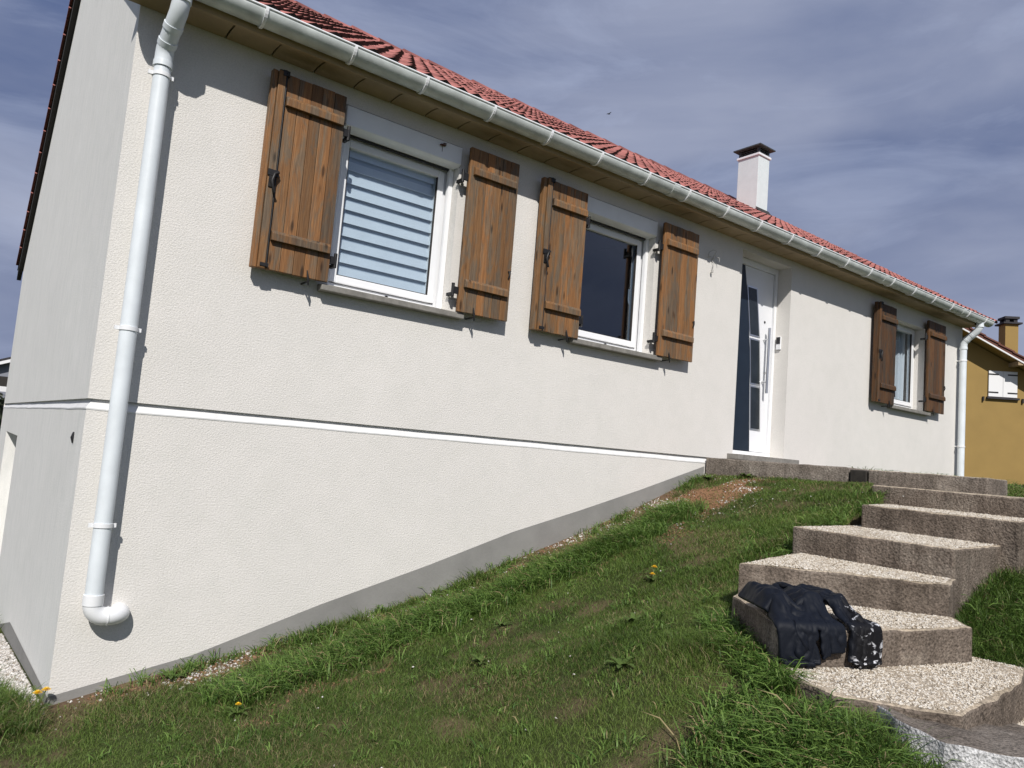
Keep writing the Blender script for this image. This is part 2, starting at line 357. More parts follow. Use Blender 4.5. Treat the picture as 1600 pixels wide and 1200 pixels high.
# ------------------------------------------------------------------ terrain
ZB_X = [-40, -8, -2.2, 0, 0.42, 1.64, 2.71, 4.07, 4.9, 5.85, 7.0, 9.0, 30, 90]
ZB_Z = [-4.0, -2.4, -1.92, -1.80, -1.71, -1.51, -1.26, -0.83, -0.555, -0.20, -0.09, -0.035, 0.10, 0.3]
CTRL = np.array([  # x, y, z of points on the slope
    (2.26, -3.18, -0.975), (2.60, -2.75, -0.88), (2.08, -3.45, -0.945), (2.40, -2.95, -0.94), (1.95, -3.62, -0.985), (2.06, -3.72, -1.0), (1.9, -3.3, -1.03), (3.70, -2.25, -0.64), (4.55, -2.25, -0.40), (5.3, -1.95, -0.26), (6.1, -1.5, -0.17),
    (6.0, -0.7, -0.19), (4.9, -3.45, -0.60), (3.9, -3.5, -0.80), (5.5, -3.6, -0.42), (3.5, -3.65, -0.95), (1.95, -4.0, -1.15), (2.05, -4.4, -1.24), (3.0, -4.2, -1.24), (3.3, -4.1, -1.16), (3.4, -4.5, -1.16), (3.9, -4.2, -1.0), (3.0, -4.9, -1.25), (3.6, -4.8, -1.12), (4.5, -5.0, -0.85), (6.5, -3.0, -0.17),
    (7.5, -3.6, -0.13), (1.5, -2.6, -1.48), (0.6, -2.2, -1.68), (-0.6, -5.0, -1.85), (0.2, -4.0, -1.72), (3.0, -1.6, -1.02), (4.0, -1.2, -0.72), (3.0, -0.5, -1.13), (1.5, -0.8, -1.52), (0.4, -1.0, -1.72),
    (5.0, -0.9, -0.44), (0, -0.05, -1.80), (1.64, -0.05, -1.51), (2.71, -0.05, -1.26), (4.07, -0.05, -0.83), (4.9, -0.05, -0.555), (5.8, -0.05, -0.215)])
def zb(x, y):
    z = np.interp(x, ZB_X, ZB_Z)
    back = np.clip(y, 0, 14) * np.clip((1.5 - np.asarray(x)) / 1.5, 0, 1)
    return z - 0.11 * back
_res = CTRL[:, 2] - zb(CTRL[:, 0], CTRL[:, 1])
def ground(x, y):
    x = np.asarray(x, float); y = np.asarray(y, float)
    num = np.zeros(x.shape); den = np.full(x.shape, 0.06)
    for (cx, cy, _), r in zip(CTRL, _res):
        w = np.exp(-((x - cx) ** 2 + (y - cy) ** 2) / 0.36) + 0.02 * np.exp(-((x - cx) ** 2 + (y - cy) ** 2) / 2.5)
        num += w * r; den += w
    z = zb(x, y) + num / den
    near = np.exp(-((x - 2) ** 2 + (y + 2) ** 2) / 60)
    return z + near * (fbm(x, y, 1.7, 3) - 0.48) * 0.05 * np.clip(-y * 4, 0, 1)
def gz(x, y): return float(ground(np.array([x]), np.array([y]))[0])

# outlines of the built things on the slope
STEP_E = [(2.72, -2.68), (2.60, -2.84), (2.47, -3.00), (2.34, -3.14), (2.27, -3.24), (2.44, -3.35), (2.66, -3.44), (3.0, -3.53), (3.32, -3.60), (3.50, -3.43), (3.62, -3.1), (3.1, -2.55)]
STEP_D = [(2.79, -2.66), (2.95, -2.79), (3.16, -3.06), (3.31, -3.25), (3.47, -3.43), (3.80, -3.335), (3.86, -2.42), (3.67, -2.43)]
STEP_C = [(3.78, -2.36), (3.75, -2.8), (3.77, -3.335), (4.82, -3.25), (4.82, -2.27)]
STEP_B = [(4.62, -2.38), (4.60, -2.9), (4.61, -3.37), (5.62, -3.33), (5.62, -2.1)]
STEP_A = [(5.40, -2.06), (5.40, -2.7), (5.38, -3.45), (6.45, -3.40), (6.45, -1.55)]
STEP_F = [(2.30, -3.20), (2.15, -3.40), (2.11, -3.58), (2.19, -3.70), (2.27, -3.82), (2.36, -3.93), (2.75, -3.90), (3.16, -3.86), (3.50, -3.76), (3.45, -3.40), (2.8, -3.2)]
LANDING = [(6.20, -1.62), (6.20, -2.62), (6.62, -2.62), (6.62, -1.62)]
TERRACE = [(5.87, -0.02), (6.02, -0.5), (6.21, -1.42), (8.3, -1.42), (8.3, -0.02)]
SLAB_G = [(2.27, -3.63), (2.15, -3.74), (2.06, -3.87), (2.04, -3.99), (2.09, -4.09), (2.16, -4.19), (2.32, -4.32), (2.55, -4.48), (2.95, -4.62), (3.05, -4.1), (3.0, -3.84)]
PAD_H = [(2.72, -3.86), (2.66, -4.6), (3.30, -4.7), (3.42, -4.0), (3.3, -3.80)]
BLOCKS = [STEP_E, STEP_D, STEP_C, STEP_B, STEP_A, STEP_F, LANDING, TERRACE, SLAB_G, PAD_H]; SUNK = BLOCKS[:-1]
GRAVEL_SIDE = [(-0.02, -0.12), (-0.16, 0.3), (-0.22, 1.2), (-0.30, 3.2), (-0.02, 3.2)]

def soil_mask(x, y):
    """bare earth: mound by the terrace, strip at the wall foot, scuffed spots"""
    x = np.asarray(x); y = np.asarray(y)
    n = fbm(x, y, 3.0, 3)
    mound = np.exp(-(((x - 5.35) / 0.62) ** 2 + ((y + 0.60) / 0.36) ** 2)) * 1.6 + (n - 0.5) * 1.5
    strip_w = 0.17 + 0.10 * np.sin(x * 1.7 + 0.4) + (n - 0.5) * 0.35 + 0.16 * np.clip(1 - np.abs(x - 0.75) / 0.6, 0, 1)
    strip = np.clip((strip_w + y) / 0.10, 0, 1) * (x > -0.1) * (x < 5.9) * (y < 0.2)
    spots = np.clip((fbm(x + 43, y + 19, 3.6, 4) - 0.605) * 7, 0, 1) * 0.6
    step_edge = np.exp(-(((x - 2.05) / 0.14) ** 2 + ((y + 3.28) / 0.22) ** 2)) * 0.9
    edge2 = np.exp(-(((x - 4.2) / 0.3) ** 2 + ((y + 1.15) / 0.2) ** 2)) * 0.6
    return np.clip(np.maximum.reduce([np.clip((mound - 0.45) * 3, 0, 1), strip, spots, step_edge, edge2]), 0, 1), np.clip((mound - 0.45) * 3, 0, 1)

def grid_axis(parts):
    out = []
    for a, b, st in parts: out += list(np.arange(a, b, st))
    return np.array(out + [parts[-1][1]])
gx = grid_axis([(-90, -10, 8), (-10, -2.4, 0.6), (-2.4, 8.6, 0.05), (8.6, 14, 0.5), (14, 40, 3), (40, 160, 15)])
gy = grid_axis([(-60, -8, 6), (-8, -5.2, 0.5), (-5.2, 0.6, 0.05), (0.6, 9, 0.4), (9, 30, 3), (30, 200, 17)])
GX, GY = np.meshgrid(gx, gy); GZ = ground(GX, GY)
_c = np.stack([GX.ravel(), GY.ravel(), GZ.ravel()], 1)
for _p in SUNK: _c[inpoly(_c[:, 0], _c[:, 1], _p), 2] -= 0.22
sm, mnd = soil_mask(_c[:, 0], _c[:, 1])
tn = fbm(_c[:, 0], _c[:, 1], 2.3, 4)
turf = np.array([0.048, 0.062, 0.020])[None] * (0.6 + 0.9 * tn[:, None]) + np.array([0.05, 0.035, 0.012])[None] * np.clip(tn[:, None] - 0.45, 0, 1)
soil = np.array([0.17, 0.115, 0.075])[None] * (0.7 + 0.6 * tn[:, None])
red = np.array([0.26, 0.145, 0.08])[None] * (0.75 + 0.5 * tn[:, None])
soil = soil * (1 - mnd[:, None]) + red * mnd[:, None]
tint = turf * (1 - sm[:, None]) + soil * sm[:, None]
nx, ny = len(gx), len(gy)
idx = np.arange(nx * ny).reshape(ny, nx)
quads = np.stack([idx[:-1, :-1], idx[:-1, 1:], idx[1:, 1:], idx[1:, :-1]], -1).reshape(-1, 4)
lawn = put('lawn', np_mesh('lawn', _c, [quads], M['ground'], tint, True)); tag(lawn, 'sloping garden ground of turf and bare earth', 'ground', kind='structure')

# ------------------------------------------------------------------ house
H = empty('house', (0, 0, -1.8))
tag(H, 'long white rendered bungalow with red tiled roof, brown shutters and raised basement', 'house')
XE, YB, ZT = 12.34, 8.5, 2.52           # far end, back, wall top
RY, RZ = 4.15, 5.41                     # ridge
SL = 0.626                              # front roof slope (rise / run)
def roof_z(y): return RZ - SL * (RY - y)
OPEN = {'w1': (1.425, 2.465, 0.99, 2.37), 'w2': (3.86, 4.885, 0.985, 2.365), 'door': (6.36, 7.365, 0.07, 2.42), 'w3': (9.95, 11.0, 1.0, 2.26)}
def sheet(name, mat, us, vs, holes, to3, parent):
    """a wall sheet in (u,v) with rectangular holes, cut into cells"""
    us = sorted(set(us)); vs = sorted(set(vs)); b = MB()
    for i in range(len(us) - 1):
        for j in range(len(vs) - 1):
            cu_, cv_ = (us[i] + us[i + 1]) / 2, (vs[j] + vs[j + 1]) / 2
            if any(h[0] < cu_ < h[1] and h[2] < cv_ < h[3] for h in holes): continue
            b.quad(*[to3(u, v) for u, v in ((us[i], vs[j]), (us[i + 1], vs[j]), (us[i + 1], vs[j + 1]), (us[i], vs[j + 1]))])
    return b, name, mat, parent
holes = list(OPEN.values())
us = [0, XE] + [h[0] for h in holes] + [h[1] for h in holes]; vs = [0, ZT + 0.06] + [h[2] for h in holes] + [h[3] for h in holes]
b, *_ = sheet('wall', None, us, vs, holes, lambda u, v: (u, 0, v), H)
for k, (x0, x1, z0, z1) in OPEN.items():   # plastered reveals
    d = 0.24
    b.quad((x0, 0, z0), (x0, 0, z1), (x0, d, z1), (x0, d, z0)); b.quad((x1, 0, z0), (x1, d, z0), (x1, d, z1), (x1, 0, z1))
    b.quad((x0, 0, z1), (x1, 0, z1), (x1, d, z1), (x0, d, z1)); b.quad((x0, 0, z0), (x0, d, z0), (x1, d, z0), (x1, 0, z0))
b.quad((0, 0, 0), (XE, 0, 0), (XE, 0.03, 0), (0, 0.03, 0))
b.build('wall', M['render'], H)
MB().quad((0, 0, -2.6), (XE, 0, -2.6), (XE, 0, -0.06), (0, 0, -0.06)).build('basement_wall', M['render'], H)
# gable end (x = 0) with the garage opening low down at the back
b = MB(); gb = 2.34
b.add([(0, 0, 0), (0, 0, ZT), (0, RY, RZ - 0.06), (0, YB - 0.1, gb), (0, YB - 0.1, 0)], [(0, 1, 2, 3, 4)])
b.quad((0, 0, 0), (0, YB - 0.1, 0), (0.03, YB - 0.1, 0), (0.03, 0, 0))
b.build('gable_wall', M['gable'], H)
GO = (5.0, 7.0, -3.4, -0.38)
b, *_ = sheet('x', None, [0, YB - 0.1, GO[0], GO[1]], [-3.4, -0.06, GO[3]], [GO], lambda u, v: (0, u, v), H)
d = 0.3
b.quad((0, GO[1], GO[2]), (0, GO[1], GO[3]), (d, GO[1], GO[3]), (d, GO[1], GO[2])); b.quad((0, GO[0], GO[2]), (d, GO[0], GO[2]), (d, GO[0], GO[3]), (0, GO[0], GO[3]))
b.quad((0, GO[0], GO[3]), (d, GO[0], GO[3]), (d, GO[1], GO[3]), (0, GO[1], GO[3]))
b.build('basement_gable_wall', M['gable'], H)
MB().box(d - 0.02, d + 0.03, GO[0] - 0.1, GO[1] + 0.1, GO[2], GO[3] + 0.1).build('garage_door', M['pvc'], H)
# unseen back and far walls close the volume
b = MB(); b.quad((0, YB - 0.1, -3.4), (XE, YB - 0.1, -3.4), (XE, YB - 0.1, gb), (0, YB - 0.1, gb))
b.add([(XE, 0, -2.6), (XE, YB - 0.1, -2.6), (XE, YB - 0.1, gb), (XE, RY, RZ - 0.06), (XE, 0, ZT)], [(0, 1, 2, 3, 4)])
b.build('rear_walls', M['render'], H)
# string course: a groove under the upper wall and a sloping white ledge
def ledge(t, wob): return [(0.03 , -0.0), (0.024 + wob, -0.014), (-0.004 + wob * 0.4, -0.058), (-0.003 + wob * 0.3, -0.066), (0.03, -0.09)]
b = MB(); N = 80; V = []
pts = [(0, (YB - 0.1) * (1 - i / 30)) for i in range(30)] + [(XE * i / N, 0) for i in range(0, 39)] + [(5.97, 0), (XE, 0)]
for q, (px, py) in enumerate(pts):
    w = (mnoise.noise(Vector((px * 2.3, py * 2.3, 1.0)))) * 0.006; wz = mnoise.noise(Vector((px * 1.9, py * 1.9, 7.0))) * 0.006
    for (o, z) in ledge(0, w):
        if px == 0 and py > 0: V.append((o, py, z + wz))
        elif px == 0: V.append((o, o, z + wz))
        else: V.append((px, o, z + wz))
F = [(i * 5 + k, i * 5 + k + 1, (i + 1) * 5 + k + 1, (i + 1) * 5 + k) for i in range(len(pts) - 1) for k in range(4)]
b.add(V, F); b.build('string_course', M['band'], H)
# grey painted plinth following the slope
b = MB(); pl = [(-0.003, -1.745), (0.78, -1.585), (1.62, -1.315), (2.5, -1.06), (3.32, -0.80), (4.1, -0.60), (4.89, -0.385), (5.87, -0.10)]
for (x0, z0), (x1, z1) in zip(pl[:-1], pl[1:]): b.quad((x0, -0.003, -2.6), (x1, -0.003, -2.6), (x1, -0.003, z1), (x0, -0.003, z0))
pg = [(-0.003, -1.745), (1.4, -1.85), (2.8, -1.955), (3.8, -2.2), (5.0, -2.5)]
for (y0, z0), (y1, z1) in zip(pg[:-1], pg[1:]): b.quad((-0.003, y0, -3.4), (-0.003, y0, z0), (-0.003, y1, z1), (-0.003, y1, -3.4))
b.build('plinth', M['plinth'], H)
b = MB()
for k in range(10): b.add([], [])
b.tube([(-0.004, 0.37, -0.215), (-0.004, 0.375, -0.25), (-0.004, 0.365, -0.285)], [0.006, 0.016, 0.005], 6).build('wall_chip', M['black'], H)

# roof
sl_len = math.hypot(1, SL); U = Vector((1, 0, 0)); Vv = Vector((0, 1 / sl_len, SL / sl_len)); Nn = Vector((0, -SL / sl_len, 1 / sl_len))
E0 = Vector((0, -0.335, roof_z(-0.335)))
def rp(u, v, n): return E0 + U * u + Vv * v + Nn * n
slope_len = (RY + 0.335) * sl_len
b = MB(); b.quad(rp(-0.13, 0.03, -0.05), rp(XE + 0.2, 0.03, -0.05), rp(XE + 0.2, slope_len, -0.05), rp(-0.13, slope_len, -0.05))
yb_e, zb_e = 8.62, 2.12
b.quad((-0.07, RY, RZ - 0.06), (XE + 0.2, RY, RZ - 0.06), (XE + 0.2, yb_e, zb_e - 0.05), (-0.07, yb_e, zb_e - 0.05))
roof = b.build('roof', M['felt'], H)
TW, ROWS = 0.30, 15; EXPO = slope_len / ROWS; TL = EXPO + 0.06
prof = []
for i in range(9):
    t = i / 8.0; prof.append((t * (TW + 0.012), 0.017 * (1 - math.cos(4 * math.pi * t)) ))
def tile_geom(lift=0.035):
    vs = []; fs = []; mi = []
    n = len(prof)
    for (v, nn) in ((0.0, lift), (TL, 0.0)):
        for (u, h) in prof: vs.append((u, v, nn + h))
    for (u, h) in prof: vs.append((u, 0.004, lift + h - 0.02))
    for i in range(n - 1):
        fs.append((i, i + 1, n + i + 1, n + i)); mi.append(0)
        fs.append((2 * n + i, 2 * n + i + 1, i + 1, i)); mi.append(1)
    fs.append((0, n, 2 * n)); mi.append(0); fs.append((n - 1, 3 * n - 1, 2 * n - 1)); mi.append(0)
    return vs, fs, mi
tv, tf, tmi = tile_geom()
def tile_mesh():
    b = MB()
    V = [tuple(Vector((u, 0, 0)) + Vv * v + Nn * n) for u, v, n in tv]
    for f, m in zip(tf, tmi): pass
    b.v = V; b.f = tf; b.mi = tmi; b.sm = [m == 0 for m in tmi]
    return b.mesh('tile', [M['tile'], M['tile_edge']])
tm = tile_mesh()
cells = []
ncol = int((XE + 0.33) / TW) + 1
for r in range(ROWS):
    for c in range(ncol):
        p = rp(-0.13 + c * TW, r * EXPO, 0); d = (p - Vector(CAM)).length
        cells.append((d * (1 + 0.02 * r), r, c))
cells.sort()
jit = random.Random(3)
rest = MB()
for i, (_, r, c) in enumerate(cells):
    p = rp(-0.13 + c * TW + jit.uniform(-0.004, 0.004), r * EXPO + jit.uniform(-0.006, 0.006), jit.uniform(-0.003, 0.004))
    if i < 300:
        o = bpy.data.objects.new('tile', tm); COL.objects.link(o); o.parent = roof; o.location = p; o.rotation_euler = (jit.uniform(-0.006, 0.006), 0, jit.uniform(-0.008, 0.008))
    else:
        q = len(rest.v); rest.v += [tuple(p + Vector((u, 0, 0)) + Vv * v + Nn * n) for u, v, n in tv]
        rest.f += [tuple(k + q for k in f) for f in tf]; rest.mi += tmi; rest.sm += [m == 0 for m in tmi]
tag(rest.build('far_tiles', [M['tile'], M['tile_edge']], roof), kind='stuff')
# tile course on the rear slope (seen only along the verge) and ridge caps
b = MB(); nb = Vector((0, (yb_e - RY), (zb_e - RZ + 0.06))); bl = nb.length; nb.normalize(); bn = Vector((0, -nb.z, nb.y))
for r in range(15):
    v0 = bl * r / 15; v1 = bl * (r + 1) / 15 + 0.05
    for (u0, u1) in ((-0.095, 0.15), (0.15, 6.2), (6.2, XE + 0.2)):
        A = Vector((0, RY, RZ)) 
        P = [A + Vector((u0, 0, 0)) + nb * v0 + bn * 0.0, A + Vector((u1, 0, 0)) + nb * v0, A + Vector((u1, 0, 0)) + nb * v1 + bn * 0.035, A + Vector((u0, 0, 0)) + nb * v1 + bn * 0.035]
        Q = [p - bn * 0.03 for p in P]
        b.add([tuple(p) for p in P + Q], [(0, 1, 2, 3), (3, 2, 6, 7), (0, 3, 7, 4), (1, 0, 4, 5)])
tag(b.build('rear_tiles', M['tile'], roof), kind='stuff')
b = MB()
for s in range(7):
    a = math.pi * s / 6; prof_r = (0.11 * math.cos(a), 0.085 * math.sin(a)); b.v.append((0, -prof_r[0], prof_r[1] - 0.02))
for s in range(7):
    a = math.pi * s / 6; b.v.append((0.44, -0.10 * math.cos(a), 0.072 * math.sin(a) - 0.025))
b.f = [(i, i + 1, 7 + i + 1, 7 + i) for i in range(6)] + [tuple(range(7))]; b.mi = [0] * 7; b.sm = [True] * 6 + [False]
rm = b.mesh('ridge_tile', M['tile'])
for i in range(32):
    o = bpy.data.objects.new('ridge_tile', rm); COL.objects.link(o); o.parent = roof
    o.location = (-0.13 + i * 0.40, RY, RZ + 0.02 + jit.uniform(-0.008, 0.008)); o.rotation_euler = (0, jit.uniform(-0.012, 0.012), jit.uniform(-0.01, 0.01))
# verge boards at the near gable
b = MB()
for (ya, za, ybb, zbb) in ((-0.30, roof_z(-0.30) - 0.06, RY, RZ - 0.07), (RY, RZ - 0.07, yb_e, zb_e - 0.07)):
    P = [(-0.06, ya, za), (-0.06, ybb, zbb), (-0.004, ybb, zbb), (-0.004, ya, za)]
    Q = [(x, y, z - 0.13) for x, y, z in P]
    b.add(P + Q, [(0, 1, 2, 3), (7, 6, 5, 4), (0, 4, 5, 1), (2, 6, 7, 3), (0, 3, 7, 4), (1, 5, 6, 2)])
b.build('verge_board', M['felt'], H)
# fascia, soffit panels
MB().box(-0.12, XE + 0.12, -0.262, -0.238, 2.49, 2.665).build('fascia', M['soffit'], H, 0.003)
sof = MB().box(-0.12, XE + 0.12, -0.238, -0.002, 2.535, 2.55).build('soffit', M['felt'], H)
for i in range(40):
    x0 = -0.10 + i * 0.312; b = MB(); n = 5
    for k in range(n):
        t = k / (n - 1); y = -0.003 - t * 0.233; z = 2.505 + 0.016 * math.sin(t * math.pi) * 0.6 - 0.004 * t
        b.v += [(x0 + 0.006, y, z), (x0 + 0.306, y, z)]
    for k in range(n - 1): b.f.append((2 * k, 2 * k + 1, 2 * k + 3, 2 * k + 2)); b.mi.append(0); b.sm.append(True)
    V = list(b.v); b.add([(x, y, z + 0.02) for x, y, z in V], [(2 * k, 2 * k + 2, 2 * k + 3, 2 * k + 1) for k in range(n - 1)])
    b.add([V[2 * k] for k in range(n)] + [(V[2 * k][0], V[2 * k][1], V[2 * k][2] + 0.02) for k in range(n)], [(k, k + 1, n + k + 1, n + k) for k in range(n - 1)])
    b.build('soffit_panel', M['soffit'], sof)
# gutter
GC = (-0.322, 2.6); GR = 0.084
outer = [(GC[0] + GR * math.cos(a), GC[1] + GR * math.sin(a)) for a in [math.pi + math.pi * i / 14 for i in range(15)]]
inner = [(GC[0] + (GR - 0.004) * math.cos(a), GC[1] + (GR - 0.004) * math.sin(a)) for a in [2 * math.pi - math.pi * i / 14 for i in range(15)]]
b = MB(); b.extr(outer + inner, -0.14, XE + 0.16, 'x', 0, True, True)
gut = b.build('gutter', M['gutter'], H)
MB().tube([(-0.14, GC[0] - GR, 2.604), (XE + 0.16, GC[0] - GR, 2.604)], 0.0085, 8).build('gutter_bead', M['pvc'], gut)
for x in (-0.142, XE + 0.158):
    MB().extr(outer, x, x + 0.006, 'x').build('gutter_end_cap', M['gutter'], gut)
def ring_clip(x, w, dr, mat, nm):
    o2 = [(GC[0] + (GR + dr) * math.cos(a), GC[1] + (GR + dr) * math.sin(a)) for a in [math.pi + math.pi * i / 14 for i in range(15)]]
    i2 = [(GC[0] + (GR + 0.0005) * math.cos(a), GC[1] + (GR + 0.0005) * math.sin(a)) for a in [2 * math.pi - math.pi * i / 14 for i in range(15)]]
    MB().extr(o2 + i2, x, x + w, 'x').build(nm, mat, gut)
for i in range(21): ring_clip(0.06 + i * 0.605 + random.uniform(-0.02, 0.02), 0.020, 0.011, M['pvc'], 'gutter_clip')
for x in (4.66, 8.9, 11.35): ring_clip(x, 0.09, 0.006, M['gutter'], 'gutter_joint')

# down pipes
def arc(c, a, bb, n=8):
    """quarter bend from point a to bb about corner c"""
    a, bb, c = Vector(a), Vector(bb), Vector(c); o = a + bb - c
    return [o + (a - o) * math.cos(t) + (bb - o) * math.sin(t) for t in [math.pi / 2 * i / n for i in range(n + 1)]]
PR = 0.05
def downpipe(x, ztop, zbot, clips, bottom):
    path = [(x, -0.095, zbot), (x, -0.095, 2.16)]
    b = MB(); b.tube(path, PR, 20)
    p = b.build('downpipe', M['pvc_pipe'], H)
    xo = x + 0.02
    neck = [(x, -0.095, 2.12), (x, -0.095, 2.19), (x, -0.11, 2.235), (x + 0.005, -0.15, 2.28), (x + 0.012, -0.235, 2.355), (x + 0.018, -0.285, 2.405), (xo, -0.31, 2.45), (xo, -0.318, 2.50), (xo, -0.32, 2.54)]
    MB().tube(neck, PR + 0.004, 20).build('pipe_neck', M['pvc_pipe'], p)
    for (q, d) in (((x + 0.003, -0.135, 2.265), (0.005, -0.085, 0.075)), ((x + 0.010, -0.215, 2.338), (0.005, -0.085, 0.075)), ((xo, -0.318, 2.475), (0, 0, 1)), ((x, -0.095, 2.13), (0, 0, 1))):
        dv = Vector(d).normalized() * 0.018; q = Vector(q)
        MB().tube([q - dv, q + dv], PR + 0.0085, 20).build('pipe_collar', M['pvc_pipe'], p)
    for z in clips:
        b = MB(); b.tube([(x, -0.095, z - 0.012), (x, -0.095, z + 0.012)], PR + 0.006, 20)
        b.box(x - 0.078, x - 0.05, -0.105, -0.088, z - 0.012, z + 0.012); b.box(x + 0.05, x + 0.07, -0.105, -0.088, z - 0.012, z + 0.012); b.box(x - 0.012, x + 0.012, -0.055, 0.0, z - 0.008, z + 0.008)
        b.build('pipe_clip', M['pvc'], p)
    if bottom:
        z = zbot
        MB().tube([(x, -0.095, z - 0.005), (x, -0.095, z + 0.055)], PR + 0.007, 20).build('pipe_collar', M['pvc'], p)
        pa = arc((x, -0.095, z - 0.075), (x, -0.095, z), (x + 0.075, -0.095, z - 0.075)) + arc((x + 0.165, -0.095, z - 0.075), (x + 0.095, -0.095, z - 0.075), (x + 0.165, -0.025, z - 0.075)) + [Vector((x + 0.165, 0.01, z - 0.075))]
        MB().tube(pa, PR + 0.003, 20).build('pipe_elbow', M['pvc'], p)
        MB().tube([(x + 0.082, -0.095, z - 0.075), (x + 0.088, -0.095, z - 0.075)], PR + 0.0065, 20).build('pipe_collar', M['pvc'], p)
    return p
downpipe(0.155, 2.5, -1.205, (2.06, 0.44, -0.745), True)
downpipe(12.15, 2.5, -0.15, (1.93, 0.55), False)

# chimney
cx0, cx1, cy0, cy1, ct = 10.98, 11.33, 3.1, 3.56, 5.90
ch = MB().box(cx0, cx1, cy0, cy1, 4.4, ct).build('chimney', M['chimney'], H, 0.006)
MB().box(cx0 - 0.025, cx1 + 0.025, cy0 - 0.025, cy1 + 0.025, ct + 0.002, ct + 0.045).build('chimney_crown', M['pvc'], ch, 0.006)
for (px, py) in ((cx0 + 0.03, cy0 + 0.03), (cx1 - 0.03, cy0 + 0.03), (cx0 + 0.03, cy1 - 0.03), (cx1 - 0.03, cy1 - 0.03)):
    MB().box(px - 0.025, px + 0.025, py - 0.025, py + 0.025, ct + 0.047, ct + 0.17).build('cowl_post', M['capmetal'], ch)
for k in range(3):
    z = ct + 0.06 + k * 0.036; MB().box(cx0 + 0.02, cx1 - 0.02, cy0 + 0.02, cy1 - 0.02, z, z + 0.012).build('cowl_louvre', M['capmetal'], ch)
b = MB(); m_, zz = 0.075, ct + 0.172
b.add([(cx0 - m_, cy0 - m_, zz), (cx1 + m_, cy0 - m_, zz), (cx1 + m_, cy1 + m_, zz), (cx0 - m_, cy1 + m_, zz), (cx0 - m_, cy0 - m_, zz + 0.022), (cx1 + m_, cy0 - m_, zz + 0.022), (cx1 + m_, cy1 + m_, zz + 0.022), (cx0 - m_, cy1 + m_, zz + 0.022), ((cx0 + cx1) / 2, (cy0 + cy1) / 2, zz + 0.09)],
      [(3, 2, 1, 0), (0, 1, 5, 4), (1, 2, 6, 5), (2, 3, 7, 6), (3, 0, 4, 7), (4, 5, 8), (5, 6, 8), (6, 7, 8), (7, 4, 8)])
b.build('chimney_cap', M['capmetal'], ch)
b = MB(); zf = roof_z(cy0)
b.add([(cx0 - 0.04, cy0 - 0.10, roof_z(cy0 - 0.10) + 0.065), (cx1 + 0.04, cy0 - 0.10, roof_z(cy0 - 0.10) + 0.065), (cx1 + 0.04, cy0 - 0.004, zf + 0.13), (cx0 - 0.04, cy0 - 0.004, zf + 0.13)], [(0, 1, 2, 3)])
b.build('chimney_flashing', M['felt'], ch)

